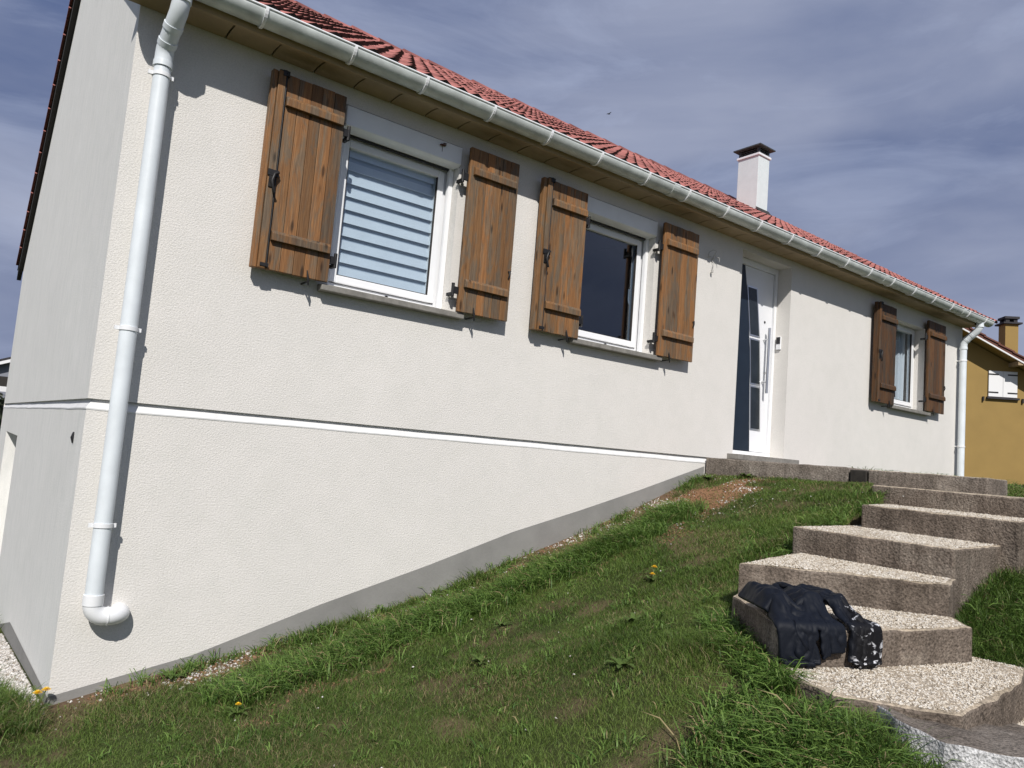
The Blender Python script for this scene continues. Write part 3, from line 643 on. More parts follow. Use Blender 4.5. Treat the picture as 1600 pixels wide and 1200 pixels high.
# windows
def window(key, style):
    x0, x1, z0, z1 = OPEN[key]
    top = z1 - 0.17 if style['box'] else z1
    fy = 0.15; ft = 0.055
    b = MB()     # fixed frame
    b.box(x0 + 0.001, x0 + ft, fy, fy + 0.07, z0 + 0.001, top); b.box(x1 - ft, x1 - 0.001, fy, fy + 0.07, z0 + 0.001, top)
    b.box(x0 + ft, x1 - ft, fy, fy + 0.07, z0 + 0.001, z0 + ft); b.box(x0 + ft, x1 - ft, fy, fy + 0.07, top - ft, top)
    w = b.build('window', M['pvc'], H, 0.004)
    sx0, sx1, sz0, sz1 = x0 + ft + 0.006, x1 - ft - 0.006, z0 + ft + 0.006, top - 0.03
    st = 0.058
    b = MB(); b.box(sx0, sx0 + st, fy - 0.018, fy + 0.05, sz0, sz1); b.box(sx1 - st, sx1, fy - 0.018, fy + 0.05, sz0, sz1)
    b.box(sx0 + st, sx1 - st, fy - 0.018, fy + 0.05, sz0, sz0 + st); b.box(sx0 + st, sx1 - st, fy - 0.018, fy + 0.05, sz1 - st, sz1)
    b.build('sash', M['pvc'], w, 0.006)
    MB().box(sx0 + st - 0.004, sx1 - st + 0.004, fy + 0.012, fy + 0.018, sz0 + st - 0.004, sz1 - st + 0.004).build('pane', M[style['glass']], w)
    b = MB(); g = 0.006
    b.box(sx0 + st, sx0 + st + g, fy - 0.012, fy + 0.012, sz0 + st, sz1 - st); b.box(sx1 - st - g, sx1 - st, fy - 0.012, fy + 0.012, sz0 + st, sz1 - st)
    b.box(sx0 + st + g, sx1 - st - g, fy - 0.012, fy + 0.012, sz0 + st, sz0 + st + g)
    b.build('glazing_seal', M['felt'], w)
    if style['box']:
        for (a, c) in ((x0 + 0.002, x0 + 0.042), (x1 - 0.042, x1 - 0.002)):
            b = MB(); b.box(a, c, fy - 0.062, fy - 0.048, z0 + 0.012, top); b.box(a, a + 0.012, fy - 0.048, fy - 0.022, z0 + 0.012, top); b.box(c - 0.012, c, fy - 0.048, fy - 0.022, z0 + 0.012, top)
            b.build('shutter_rail', M['pvc'], w, 0.002)
        b = MB(); b.extr([(-0.022, z1 - 0.16), (-0.022, z1 - 0.012), (0.2, z1 - 0.004), (0.2, top + 0.002), (0.02, z1 - 0.175)], x0 + 0.003, x1 - 0.003, 'x')
        b.build('roller_box', M['box'], w, 0.006)
        MB().box(x0 + 0.045, x1 - 0.045, fy - 0.05, fy - 0.03, top - 0.022, top + 0.004).build('roller_slot', M['black'], w)
        MB().tube([((x0 + x1) / 2 + 0.03, fy - 0.022, z0 + 0.03), ((x0 + x1) / 2 + 0.03, fy - 0.008, z0 + 0.03)], 0.012, 10).build('drain_cap', M['black'], w)
    b = MB(); s0, s1 = x0 - 0.075, x1 + 0.115
    b.extr([(-0.085, z0 - 0.062), (-0.085, z0 - 0.016), (0.14, z0 + 0.002), (0.14, z0 - 0.04), (0.0, z0 - 0.062)], s0, s1, 'x')
    b.build('sill', M['sill'], w, 0.006)
    # room behind the glass
    b = MB(); ry = 2.2; a, c = x0 - 0.5, x1 + 0.5; zz0, zz1 = z0 - 0.8, z1 + 0.05
    b.quad((a, ry, zz0), (c, ry, zz0), (c, ry, zz1), (a, ry, zz1)); b.quad((a, 0.26, zz0), (a, ry, zz0), (a, ry, zz1), (a, 0.26, zz1)); b.quad((c, 0.26, zz0), (c, 0.26, zz1), (c, ry, zz1), (c, ry, zz0))
    b.quad((a, 0.26, zz0), (c, 0.26, zz0), (c, ry, zz0), (a, ry, zz0)); b.quad((a, 0.26, zz1), (a, ry, zz1), (c, ry, zz1), (c, 0.26, zz1))
    b.build('room', M['interior'], w)
    if style.get('blind'):
        gx0, gx1, gz0, gz1 = sx0 + st - 0.003, sx1 - st + 0.003, sz0 + st - 0.02, sz1 - st + 0.02
        n = 10; hh = (gz1 - gz0) / n
        MB().box(gx0, gx1, fy + 0.052, fy + 0.056, gz0, gz1).build('blind_sheer', M['blind_dim'], w)
        for k in range(n):
            z = gz0 + k * hh
            b = MB(); b.extr([(fy + 0.030, z + 0.030), (fy + 0.047, z + hh - 0.001), (fy + 0.050, z + hh - 0.001), (fy + 0.034, z + 0.030)], gx0, gx1, 'x')
            b.build('blind_band', M['blind'], w)
    if style.get('curtain'):
        for (a, c) in ((x0 + 0.10, x0 + 0.62), (x1 - 0.30, x1 - 0.10)):
            b = MB(); n = 60
            for k in range(n + 1):
                t = k / n; x = a + (c - a) * t; y = fy + 0.13 + 0.022 * math.sin(t * 38) + 0.012 * math.sin(t * 17 + 1)
                b.v += [(x, y, z0 + 0.02), (x + 0.012 * math.sin(t * 21), y * 1.0, z1 - 0.03)]
            b.f = [(2 * k, 2 * k + 2, 2 * k + 3, 2 * k + 1) for k in range(n)]; b.mi = [0] * n; b.sm = [True] * n
            b.build('curtain', M['curtain'], w)
    if key == 'w2':
        MB().tube([(sx1 - st / 2 - 0.02, fy + 0.06, 1.50), (sx1 - st / 2 - 0.02, fy + 0.075, 1.54), (sx1 - st / 2 - 0.02, fy + 0.075, 1.66)], 0.009, 8).build('window_handle', M['pvc'], w)
    return w
w1 = window('w1', dict(box=True, glass='glass_clear', blind=True)); w1['label'] = 'window with striped day-and-night blind'
w2 = window('w2', dict(box=True, glass='glass')); w2['label'] = 'window with dark bare glass'
w3 = window('w3', dict(box=False, glass='glass_clear', curtain=True)); w3['label'] = 'window with white curtains'

# shutters
def shutter(x0, x1, z0, z1, hinge, left, lab):
    yb, yf = -0.074, -0.102; wm = M['wood_deep'] if lab.startswith('dark') else M['wood']
    s = MB().box(x0 + 0.004, x1 - 0.004, -0.0735, -0.064, z0 + 0.004, z1 - 0.004).build('shutter', M['wood_dark'], H)
    s['label'] = lab
    a = x0
    if left:
        MB().box(x0, x0 + 0.035, yf - 0.004, -0.055, z0 - 0.001, z1 + 0.002).build('board', wm, s, 0.003)
        MB().box(x0 + 0.038, x0 + 0.088, yf - 0.022, yb, z0 - 0.001, z1 + 0.002).build('board', wm, s, 0.004)
        a = x0 + 0.104
        MB().box(x0 + 0.0885, x0 + 0.1025, yf - 0.004, yb, z0, z1).build('board', wm, s, 0.002)
    n = 5 if left else 6
    wb = (x1 - a) / n; r = random.Random(int(x0 * 100))
    edges = [a] + [a + wb * i + r.uniform(-0.006, 0.006) for i in range(1, n)] + [x1]
    for i in range(n):
        MB().box(edges[i] + 0.0012, edges[i + 1] - 0.0012, yf + r.uniform(-0.0015, 0.0015), yb, z0 + r.uniform(-0.002, 0.002), z1 + r.uniform(-0.002, 0.002)).build('board', wm, s, 0.0035)
    for (za, zb_) in ((z1 - 0.235, z1 - 0.165), (z0 + 0.20, z0 + 0.27)):
        e0, e1 = (a + 0.004, x1 - 0.018) if left else (x0 + 0.035, x1 - 0.035)
        MB().extr([(yf - 0.034, za), (yf - 0.034, zb_ - 0.022), (yf - 0.022, zb_), (yf - 0.001, zb_), (yf - 0.001, za)], e0, e1, 'x').build('batten', wm, s, 0.003)
    hx = x1 if hinge == 'r' else x0; sg = 1 if hinge == 'r' else -1
    for zh in (z1 - 0.26, z0 + 0.17):
        b = MB(); b.box(min(hx, hx + sg * 0.05), max(hx, hx + sg * 0.05), -0.090, -0.070, zh - 0.028, zh + 0.028)
        b.tube([(hx + sg * 0.048, -0.078, zh - 0.05), (hx + sg * 0.048, -0.078, zh + 0.055)], 0.014, 8); b.box(min(hx + sg * 0.036, hx + sg * 0.06), max(hx + sg * 0.036, hx + sg * 0.06), -0.072, 0.0, zh - 0.045, zh - 0.02)
        b.build('hinge', M['iron'], s)
    if left:
        rx = x0 + 0.095; b = MB(); b.tube([(rx, yf - 0.012, z0 + 0.01), (rx, yf - 0.012, z1 + 0.006)], 0.0065, 8)
        b.build('bolt_rod', M['iron'], s)
        b = MB(); b.box(rx - 0.03, rx + 0.014, yf - 0.028, yf - 0.006, z1 - 0.03, z1 + 0.008); b.tube([(rx - 0.055, yf - 0.01, z1 + 0.002), (rx - 0.01, yf - 0.024, z1 + 0.006), (rx + 0.008, yf - 0.03, z1 - 0.03)], 0.007, 6)
        b.build('top_catch', M['iron'], s)
        MB().box(rx - 0.045, rx + 0.012, yf - 0.028, yf - 0.006, z0 + 0.012, z0 + 0.035).build('bottom_catch', M['iron'], s)
        zh = z0 + 0.66 if lab.startswith('widest') else z0 + 0.70; b = MB()
        b.box(rx - 0.062, rx + 0.014, yf - 0.032, yf - 0.02, zh - 0.02, zh + 0.022); b.box(rx - 0.05, rx - 0.012, yf - 0.03, yf - 0.0225, zh - 0.10, zh - 0.021)
        b.tube([(rx + 0.012, yf - 0.034, zh + 0.01), (rx - 0.02, yf - 0.05, zh - 0.01), (rx - 0.032, yf - 0.044, zh - 0.06), (rx - 0.022, yf - 0.05, zh - 0.11), (rx - 0.008, yf - 0.04, zh - 0.135)], [0.008, 0.009, 0.012, 0.009, 0.012], 8)
        b.build('bolt_handle', M['iron'], s)
    else:
        zh = z0 + 0.40; b = MB()
        b.tube([(x1 - 0.012, yf - 0.004, zh + 0.035), (x1 - 0.03, yf - 0.02, zh), (x1 - 0.028, yf - 0.006, zh - 0.035)], 0.007, 6); b.tube([(x1 - 0.035, yf - 0.006, zh + 0.03), (x1 - 0.02, yf - 0.015, zh)], 0.006, 6)
        b.build('latch_hook', M['iron'], s)
    mx = x0 + (x1 - x0) * (0.72 if left else 0.30); b = MB()          # wall stop under the leaf
    b.tube([(mx, 0.0, z0 - 0.03), (mx, yf - 0.014, z0 - 0.028)], 0.007, 6); b.tube([(mx - 0.012, yf - 0.014, z0 + 0.05), (mx, yf - 0.016, z0 - 0.01), (mx + 0.008, yf - 0.012, z0 - 0.055)], [0.004, 0.010, 0.005], 6)
    b.build('wall_stop', M['iron'], s)
shutter(0.835, 1.385, 0.985, 2.375, 'r', True, 'widest looking brown shutter, left of the blind window')
shutter(2.50, 3.005, 0.98, 2.36, 'l', False, 'brown shutter right of the blind window')
shutter(3.285, 3.825, 0.965, 2.335, 'r', True, 'brown shutter left of the dark window')
shutter(4.91, 5.45, 0.97, 2.345, 'l', False, 'brown shutter right of the dark window')
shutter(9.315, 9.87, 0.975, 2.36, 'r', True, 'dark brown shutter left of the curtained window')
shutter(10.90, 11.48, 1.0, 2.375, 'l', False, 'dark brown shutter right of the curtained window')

# front door
x0, x1, z0, z1 = OPEN['door']; fy = 0.205
b = MB(); b.box(x0 + 0.001, x0 + 0.05, fy - 0.02, fy + 0.05, z0 + 0.05, z1 - 0.001); b.box(x1 - 0.062, x1 - 0.001, fy - 0.02, fy + 0.05, z0 + 0.05, z1 - 0.001); b.box(x0 + 0.05, x1 - 0.062, fy - 0.02, fy + 0.05, z1 - 0.075, z1 - 0.001)
b.box(x0 + 0.001, x1 - 0.001, fy - 0.02, fy + 0.05, z0 + 0.001, z0 + 0.048)
door = b.build('door', M['pvc'], H, 0.004); door['label'] = 'white and navy front door with three slanted panes and a long steel bar handle'
dx0, dx1, dz0, dz1 = x0 + 0.054, x1 - 0.066, z0 + 0.054, z1 - 0.079
def bx(z): return np.interp(z, [0.12, 1.23, 1.84, 2.35], [6.965, 6.885, 6.81, 6.70])   # slanted seam
zs = [dz0, 0.5, 0.9, 1.23, 1.55, 1.84, 2.1, dz1]
def door_panel(nm, mat, left):
    b = MB()
    for a, c in zip(zs[:-1], zs[1:]):
        xa0, xa1 = (dx0, bx(a)) if left else (bx(a) + 0.001, dx1); xc0, xc1 = (dx0, bx(c)) if left else (bx(c) + 0.001, dx1)
        b.add([(xa0, fy, a), (xa1, fy, a), (xc1, fy, c), (xc0, fy, c), (xa0, fy + 0.05, a), (xa1, fy + 0.05, a), (xc1, fy + 0.05, c), (xc0, fy + 0.05, c)], [(0, 1, 2, 3), (1, 5, 6, 2), (4, 0, 3, 7), (5, 4, 7, 6)])
    return b.build(nm, mat, door)
door_panel('door_panel', M['door_navy'], True)['label'] = 'navy blue door panel'
door_panel('door_panel', M['door_white'], False)['label'] = 'white door panel'
def slant(zlo, zhi, w, y0, y1, dxl=0.012):
    a0, c0 = bx(zlo) + dxl, bx(zhi) + dxl
    b = MB(); b.add([(a0, y0, zlo), (a0 + w, y0, zlo), (c0 + w, y0, zhi), (c0, y0, zhi), (a0, y1, zlo), (a0 + w, y1, zlo), (c0 + w, y1, zhi), (c0, y1, zhi)], [(0, 1, 2, 3), (0, 4, 5, 1), (1, 5, 6, 2), (2, 6, 7, 3), (3, 7, 4, 0), (7, 6, 5, 4)])
    return b
for (zl, zh) in ((0.40, 0.895), (0.945, 1.465), (1.53, 2.09)):
    slant(zl - 0.02, zh + 0.02, 0.205, fy - 0.006, fy - 0.0005, 0.004).build('pane_trim', M['steel'], door)
    slant(zl, zh, 0.165, fy - 0.010, fy - 0.0065, 0.022).build('door_pane', M['door_glass'], door)
hx = 7.145
b = MB(); b.tube([(hx, fy - 0.075, 0.84), (hx, fy - 0.075, 1.64)], 0.0165, 12)
for z in (0.98, 1.50): b.tube([(hx, fy - 0.075, z), (hx, fy - 0.001, z)], 0.010, 8)
b.build('bar_handle', M['steel'], door)
MB().tube([(7.15, fy - 0.004, 1.72), (7.15, fy + 0.0, 1.72)], 0.016, 12).build('spy_hole', M['black'], door)
MB().tube([(7.20, fy - 0.008, 1.10), (7.20, fy - 0.0, 1.10)], 0.016, 12).build('lock', M['steel'], door)
MB().box(x0 - 0.10, x1 + 0.10, -0.15, 0.18, 0.005, 0.066).build('threshold', M['sill'], H, 0.006)
ic = MB().box(x1 - 0.026, x1 - 0.001, 0.098, 0.158, 1.405, 1.565).build('intercom', M['pvc'], H, 0.004)
MB().box(x1 - 0.030, x1 - 0.0265, 0.102, 0.154, 1.475, 1.56).build('intercom_screen', M['black'], ic)
# capped lamp wires sticking out of the wall
b = MB(); b.tube([(5.80, 0.0, 2.16), (5.79, -0.05, 2.21), (5.78, -0.08, 2.245), (5.73, -0.07, 2.25), (5.69, -0.05, 2.22), (5.705, -0.03, 2.18), (5.76, -0.02, 2.19)], 0.0045, 6)
b.tube([(5.80, 0.0, 2.16), (5.82, -0.04, 2.20), (5.86, -0.06, 2.19), (5.87, -0.05, 2.15)], 0.0035, 6)
b.tube([(5.80, 0.0, 2.16), (5.805, -0.03, 2.13), (5.79, -0.035, 2.08), (5.785, -0.03, 2.04)], 0.004, 6); b.tube([(5.785, -0.03, 2.045), (5.785, -0.03, 2.015)], 0.012, 8)
b.build('lamp_wires', M['cable'], H)

# ------------------------------------------------------------------ terrace and garden stairs
def slab(name, poly, ztop, zbot, mat, parent, rough=0.006, tilt=None, seg=0.05, bev=0.012):
    """a cast block: outline resampled, top and sides jittered so that no edge is ruler straight"""
    P = []
    for i in range(len(poly)):
        a, c = Vector((*poly[i], 0)), Vector((*poly[(i + 1) % len(poly)], 0)); n = max(1, int((c - a).length / seg))
        for k in range(n): P.append(a + (c - a) * k / n)
    b = MB(); n = len(P); lev = 4
    for k in range(lev):
        t = k / (lev - 1)
        for p in P:
            z1_ = ztop + (tilt(p.x, p.y) if tilt else 0); z = z1_ + (zbot - z1_) * t
            q = Vector((p.x * 9, p.y * 9, z * 9)); j = Vector((mnoise.noise(q), mnoise.noise(q + Vector((5, 1, 3))), mnoise.noise(q + Vector((2, 8, 6))) * 0.7)) * rough
            b.v.append((p.x + j.x, p.y + j.y, z + j.z))
    for k in range(lev - 1):
        for i in range(n): b.f.append((k * n + i, k * n + (i + 1) % n, (k + 1) * n + (i + 1) % n, (k + 1) * n + i)); b.mi.append(0); b.sm.append(False)
    b.f.append(tuple(range(n))); b.mi.append(1); b.sm.append(False)
    mats = mat if isinstance(mat, list) else [mat, mat]
    return b.build(name, mats, parent, bev)
def pebbles(poly, z, density, size, mat, parent, name='aggregate', tilt=None, mask=None, spread=0.35, zf=None):
    xs = [p[0] for p in poly]; ys = [p[1] for p in poly]
    area = (max(xs) - min(xs)) * (max(ys) - min(ys)); n = int(area * density)
    x = rng.uniform(min(xs), max(xs), n); y = rng.uniform(min(ys), max(ys), n)
    k = inpoly(x, y, poly)
    if mask is not None: k &= mask(x, y)
    x, y = x[k], y[k]; n = len(x)
    if n == 0: return None
    zz = np.full(n, z, float) if zf is None else zf(x, y)
    if tilt is not None: zz = zz + np.array([tilt(a, c) for a, c in zip(x, y)])
    oct_v = np.array([(1, 0, 0), (0, 1, 0), (-1, 0, 0), (0, -1, 0), (0, 0, 1), (0, 0, -1)], float)
    oct_f = np.array([(0, 1, 4), (1, 2, 4), (2, 3, 4), (3, 0, 4), (1, 0, 5), (2, 1, 5), (3, 2, 5), (0, 3, 5)])
    s = size * (1 + rng.uniform(-spread, spread, (n, 1, 1))) * rng.uniform(0.6, 1.25, (n, 6, 1)) * np.array([1, 1, 0.62])
    a = rng.uniform(0, 6.28, n); ca, sa = np.cos(a), np.sin(a)
    v = oct_v[None] * s + rng.normal(0, 0.22, (n, 6, 3)) * size
    vx = v[..., 0] * ca[:, None] - v[..., 1] * sa[:, None]; vy = v[..., 0] * sa[:, None] + v[..., 1] * ca[:, None]
    V = np.stack([vx + x[:, None], vy + y[:, None], v[..., 2] + zz[:, None] + size * 0.05], -1).reshape(-1, 3)
    F = (oct_f[None] + (np.arange(n) * 6)[:, None, None]).reshape(-1, 3)
    o = put(name, np_mesh(name, V, [F], mat), parent); o['kind'] = 'stuff'; return o
def shrink(poly, d):
    c = np.mean(np.array(poly), 0); return [tuple(np.array(p) + (c - np.array(p)) / np.linalg.norm(c - np.array(p)) * d) for p in poly]
ST = empty('garden_stairs', (3.0, -3.2, -1.0)); tag(ST, 'winding brown concrete garden stairs with pale pebble treads', 'stairs')
cm = [M['concrete'], M['bed']]
for poly, z, zbot, dens in ((STEP_A, -0.148, -0.6, 0), (STEP_B, -0.29, -0.8, 5000), (STEP_C, -0.45, -1.05, 9000), (STEP_D, -0.61, -1.1, 12000), (STEP_E, -0.77, -1.3, 15000), (STEP_F, -0.93, -1.4, 16000)):
    s = slab('step', poly, z, zbot, cm, ST, 0.011, None, 0.035)
    if dens: pebbles(shrink(poly, 0.03), z, dens, 0.0064, M['pebble'], s)
gt = lambda x, y: -0.13 * min(1, max(0, (x - 2.28) / 0.65))
slab_g = slab('broken_kerb', SLAB_G, -0.938, -1.33, [M['broken'], M['concrete_grey']], ST, 0.028, gt, 0.03, 0.006)
slab_g['label'] = 'broken kerb with rough white face'
ph = slab('step', PAD_H, -1.09, -1.5, cm, ST); pebbles(shrink(PAD_H, 0.05), -1.09, 12000, 0.007, M['pebble'], ph)
tag(slab('terrace', TERRACE, -0.002, -0.5, [M['concrete_grey'], M['concrete_grey']], None, 0.010), 'low concrete terrace slab in front of the front door', 'terrace')
tag(slab('landing_block', LANDING, -0.012, -0.5, [M['concrete_grey'], M['bed']], None, 0.008), 'concrete landing block at the head of the stairs', 'landing')

tag(slab('terrace_gap_shade', [(6.215, -1.435), (6.205, -1.605), (6.6, -1.605), (6.6, -1.435)], -0.02, -0.5, [simple('gap_shade_black', (0.028, 0.024, 0.02), 0.9, var=0.4, vscale=20, bmp=0.6)] * 2, None, 0.006), 'black shade-coloured stub between terrace and landing block', 'filler')  # added block: the shade of the open gap is put into its near-black colour
# ------------------------------------------------------------------ grass
def in_blocks(x, y):
    r = np.zeros(x.shape, bool)
    for p in BLOCKS: r |= inpoly(x, y, p)
    return r
def grass_field(name, label, x0, x1, y0, y1, n, wmul=1.0, hmul=1.0, far=False):
    x = rng.uniform(x0, x1, n); y = rng.uniform(y0, y1, n)
    d = np.hypot(x - CAM[0], y - CAM[1])
    keep = rng.random(n) < np.clip((3.6 / np.maximum(d, 2.0)) ** 1.1, 0, 1) if not far else np.ones(n, bool)
    keep &= ~((x > -0.012) & (y > -0.012)); keep &= ~in_blocks(x, y)
    keep &= ~inpoly(x, y, GRAVEL_SIDE)
    if not far:
        s, mdd = soil_mask(x, y); keep &= rng.random(n) > s * 0.90
        keep &= rng.random(n) < np.clip(0.35 + 1.3 * fbm(x + 5, y + 3, 2.1, 3), 0, 1)
        keep &= d > 1.2
    x, y, d = x[keep], y[keep], d[keep]; n = len(x); z = ground(x, y) - 0.004
    cl = fbm(x + 21, y + 8, 2.4, 3)                     # clump pattern
    h = 0.022 + 0.06 * np.clip(cl - 0.36, 0, 1) 
    # long grass: belt along the wall, fringe by the stairs, right bank
    belt = np.exp(-((y + 0.62 + 0.10 * np.sin(x * 2.1)) / 0.20) ** 2) * np.clip((x - 0.9) * 1.5, 0, 1) * np.clip((4.7 - x) * 1.2, 0, 1) * np.clip((fbm(x + 2, y, 1.6, 2) - 0.28) * 4, 0, 1)
    fringe = np.maximum.reduce([np.exp(-(((x - 1.95) / 0.22) ** 2 + ((y + 3.72) / 0.33) ** 2)), 0.8 * np.exp(-(((x - 2.3) / 0.15) ** 2 + ((y + 2.9) / 0.35) ** 2)), 0.9 * ((x > 3.2) & (y < -3.3)), 0.5 * np.exp(-(((x - 4.3) / 1.3) ** 2 + ((y + 2.12) / 0.14) ** 2)), 0.7 * ((x < -0.05) & (y > -0.4))])
    wallf = np.exp(-((y + 0.10) / 0.12) ** 2) * np.clip((fbm(x + 9, y + 30, 2.6, 2) - 0.42) * 6, 0, 1)
    lng = np.clip(belt + fringe + wallf * 0.8, 0, 1.2)
    h = (h + lng * 0.10) * rng.uniform(0.55, 1.35, n) * hmul
    w = (0.0018 + 0.0010 * lng) * np.clip(d / 3.6, 0.9, 3.2) * rng.uniform(0.7, 1.4, n) * wmul
    az = rng.uniform(0, 2 * np.pi, n); lean = rng.uniform(0.3, 1.7, n) * h * (1.0 - 0.25 * lng)
    dx, dy = np.cos(az) * lean, np.sin(az) * lean
    fa = az + rng.uniform(-1.2, 1.2, n) + np.pi / 2; wx, wy = np.cos(fa) * w / 2, np.sin(fa) * w / 2
    B = np.stack([x, y, z], 1); Mi = B + np.stack([dx * 0.38, dy * 0.38, h * 0.6], 1); T = B + np.stack([dx, dy, h * rng.uniform(0.45, 1.0, n)], 1)
    Wv = np.stack([wx, wy, np.zeros(n)], 1)
    V = np.stack([B - Wv, B + Wv, Mi + Wv * 0.8, Mi - Wv * 0.8, T], 1).reshape(-1, 3)
    o = np.arange(n) * 5
    Q = np.stack([o, o + 1, o + 2, o + 3], 1); T3 = np.stack([o + 3, o + 2, o + 4], 1)
    hue = fbm(x + 60, y + 33, 1.3, 3); r = rng.random(n)
    g0 = np.array([0.060, 0.120, 0.018]); g1 = np.array([0.235, 0.320, 0.072]); dry = np.array([0.34, 0.27, 0.14])
    c = g0 + (g1 - g0) * np.clip(0.15 + 0.55 * r + 0.8 * (hue - 0.5), 0, 1)[:, None]
    c = c * (1 - 0.32 * np.clip(lng, 0, 1))[:, None] + np.array([0.0, 0.012, 0.0]) * np.clip(lng, 0, 1)[:, None]
    isdry = rng.random(n) < np.clip(0.10 + 1.2 * (fbm(x + 11, y + 77, 2.2, 3) - 0.48) + 0.5 * np.exp(-((y + 0.22) / 0.12) ** 2), 0.03, 0.6) * (1 - 0.8 * np.clip(lng, 0, 1))
    c[isdry] = dry * rng.uniform(0.45, 1.15, (isdry.sum(), 1))
    ob = put(name, np_mesh(name, V, [Q, T3], M['grass'], np.repeat(c, 5, 0))); tag(ob, label, 'grass', kind='stuff'); return n
NG = grass_field('grass', 'rough mown grass on the slope between house and stairs', -2.4, 8.0, -4.7, 0.6, 1250000)
grass_field('grass', 'rough grass behind the stairs towards the yellow house', 6.0, 30, -7.0, 9.0, 26000, 2.2, 1.5, True)
grass_field('grass', 'long grass beside the gable end', -2.4, -0.02, 0.0, 5.0, 26000, 1.0, 1.3)

def tufts(name, label, seeds, nb, hh, ww):
    """coarse arching blades in clumps"""
    X, Y, S = [np.array(v) for v in zip(*seeds)]
    k = len(X); cx = np.repeat(X, nb) + rng.normal(0, 0.028, k * nb); cy = np.repeat(Y, nb) + rng.normal(0, 0.028, k * nb); sc = np.repeat(S, nb)
    ok = ~in_blocks(cx, cy) & (cy < -0.01) | ((cx < -0.02) & ~in_blocks(cx, cy)); cx, cy, sc = cx[ok], cy[ok], sc[ok]; n = len(cx); cz = ground(cx, cy) - 0.005
    h = hh * sc * rng.uniform(0.5, 1.25, n); az = rng.uniform(0, 6.283, n); ln = h * rng.uniform(0.35, 1.3, n); w = ww * rng.uniform(0.6, 1.3, n)
    fx, fy = -np.sin(az) * w / 2, np.cos(az) * w / 2; tw = rng.uniform(-0.6, 0.6, n)
    V = []
    for t, wf in ((0, 0.8), (0.35, 1.0), (0.7, 0.7)):
        px, py, pz = cx + np.cos(az) * ln * t ** 1.7, cy + np.sin(az) * ln * t ** 1.7, cz + h * (t * 1.15 - 0.42 * t ** 3)
        V += [np.stack([px - fx * wf, py - fy * wf, pz - tw * w * wf * t], 1), np.stack([px + fx * wf, py + fy * wf, pz + tw * w * wf * t], 1)]
    V.append(np.stack([cx + np.cos(az) * ln, cy + np.sin(az) * ln, cz + h * 0.66], 1))
    V = np.stack(V, 1).reshape(-1, 3); o = np.arange(n) * 7
    Q = np.concatenate([np.stack([o, o + 1, o + 3, o + 2], 1), np.stack([o + 2, o + 3, o + 5, o + 4], 1)]); T = np.stack([o + 4, o + 5, o + 6], 1)
    r = rng.random((n, 1)); c = np.array([0.05, 0.115, 0.018]) * (1 - r) + np.array([0.20, 0.31, 0.07]) * r
    dryb = rng.random(n) < 0.06; c[dryb] = np.array([0.36, 0.29, 0.15])
    tag(put(name, np_mesh(name, V, [Q, T], M['grass'], np.repeat(c, 7, 0))), label, 'grass', kind='stuff')
sr = np.random.default_rng(21)
seeds = []
for _ in range(900):
    x = sr.uniform(0.7, 4.9); y = -0.66 - 0.10 * math.sin(x * 2.1) + sr.normal(0, 0.11)
    if float(fbm(np.array([x + 2]), np.array([y]), 1.6, 2)[0]) > 0.36 and y < -0.12: seeds.append((x, y, sr.uniform(0.6, 1.25)))
for _ in range(130):
    x = sr.uniform(0.3, 5.7); y = sr.uniform(-0.20, -0.02)
    if float(fbm(np.array([x + 9]), np.array([y + 30]), 2.2, 2)[0]) > 0.42: seeds.append((x, y, sr.uniform(0.4, 0.9)))
for _ in range(240): seeds.append((1.80 + sr.normal(0, 0.12), -3.70 + sr.normal(0, 0.2), sr.uniform(0.7, 1.25)))
for _ in range(60): t = sr.random(); seeds.append((2.66 - 0.42 * t + sr.normal(-0.05, 0.03), -2.72 - 0.5 * t + sr.normal(0.03, 0.04), sr.uniform(0.5, 1.1)))
for _ in range(36): seeds.append((2.16 + sr.normal(0, 0.03), -3.30 + sr.normal(0, 0.05), sr.uniform(0.7, 1.2)))
for _ in range(90): seeds.append((sr.uniform(3.6, 6.0), -2.2 + 0.42 * 0 + sr.normal(0, 0.08), sr.uniform(0.4, 0.9)))
for _ in range(420): seeds.append((sr.uniform(3.3, 6.0), -3.75 + sr.normal(0, 0.3), sr.uniform(0.5, 1.15)))
for _ in range(260): seeds.append((sr.uniform(-0.3, 5.0), sr.uniform(-3.3, -0.8), sr.uniform(0.25, 0.55)))
for _ in range(90): seeds.append((sr.uniform(-1.0, -0.25), sr.uniform(-0.6, 1.2), sr.uniform(0.7, 1.3)))
for _ in range(60): seeds.append((sr.uniform(6.7, 12.0), sr.uniform(-1.0, -0.05), sr.uniform(0.5, 1.0)))
tufts('grass_tufts', 'coarse arching grass tufts along the wall belt and the stairs', seeds, 26, 0.13, 0.0052)

# pale chips along the wall foot, at the gable and on the earth mound
ZG = lambda x, y: ground(x, y)
def chipmask(x, y):
    s, m_ = soil_mask(x, y); n_ = fbm(x + 3, y + 50, 3.5, 3)
    return (~in_blocks(x, y)) & (rng.random(x.shape) < np.clip((n_ - 0.40) * 3.2, 0.03, 1) * np.clip(s, 0.22, 1))
tag(pebbles([(0.0, -0.40), (5.9, -0.40), (5.9, -0.02), (0.0, -0.02)], 0, 3200, 0.010, M['chip'], None, 'stone_chips', None, chipmask, 0.5, ZG), 'white stone chips along the foot of the long wall', 'gravel')
tag(pebbles([(4.3, -1.2), (6.0, -1.2), (6.0, -0.03), (4.3, -0.03)], 0, 900, 0.010, M['chip'], None, 'stone_chips', None, chipmask, 0.5, ZG), 'white stone chips on the red earth by the terrace', 'gravel')
M['clod'] = mat_cellular('earth_clod', [(0.12, 0.07, 0.04), (0.22, 0.125, 0.07), (0.30, 0.18, 0.11)], 50, 0.95)
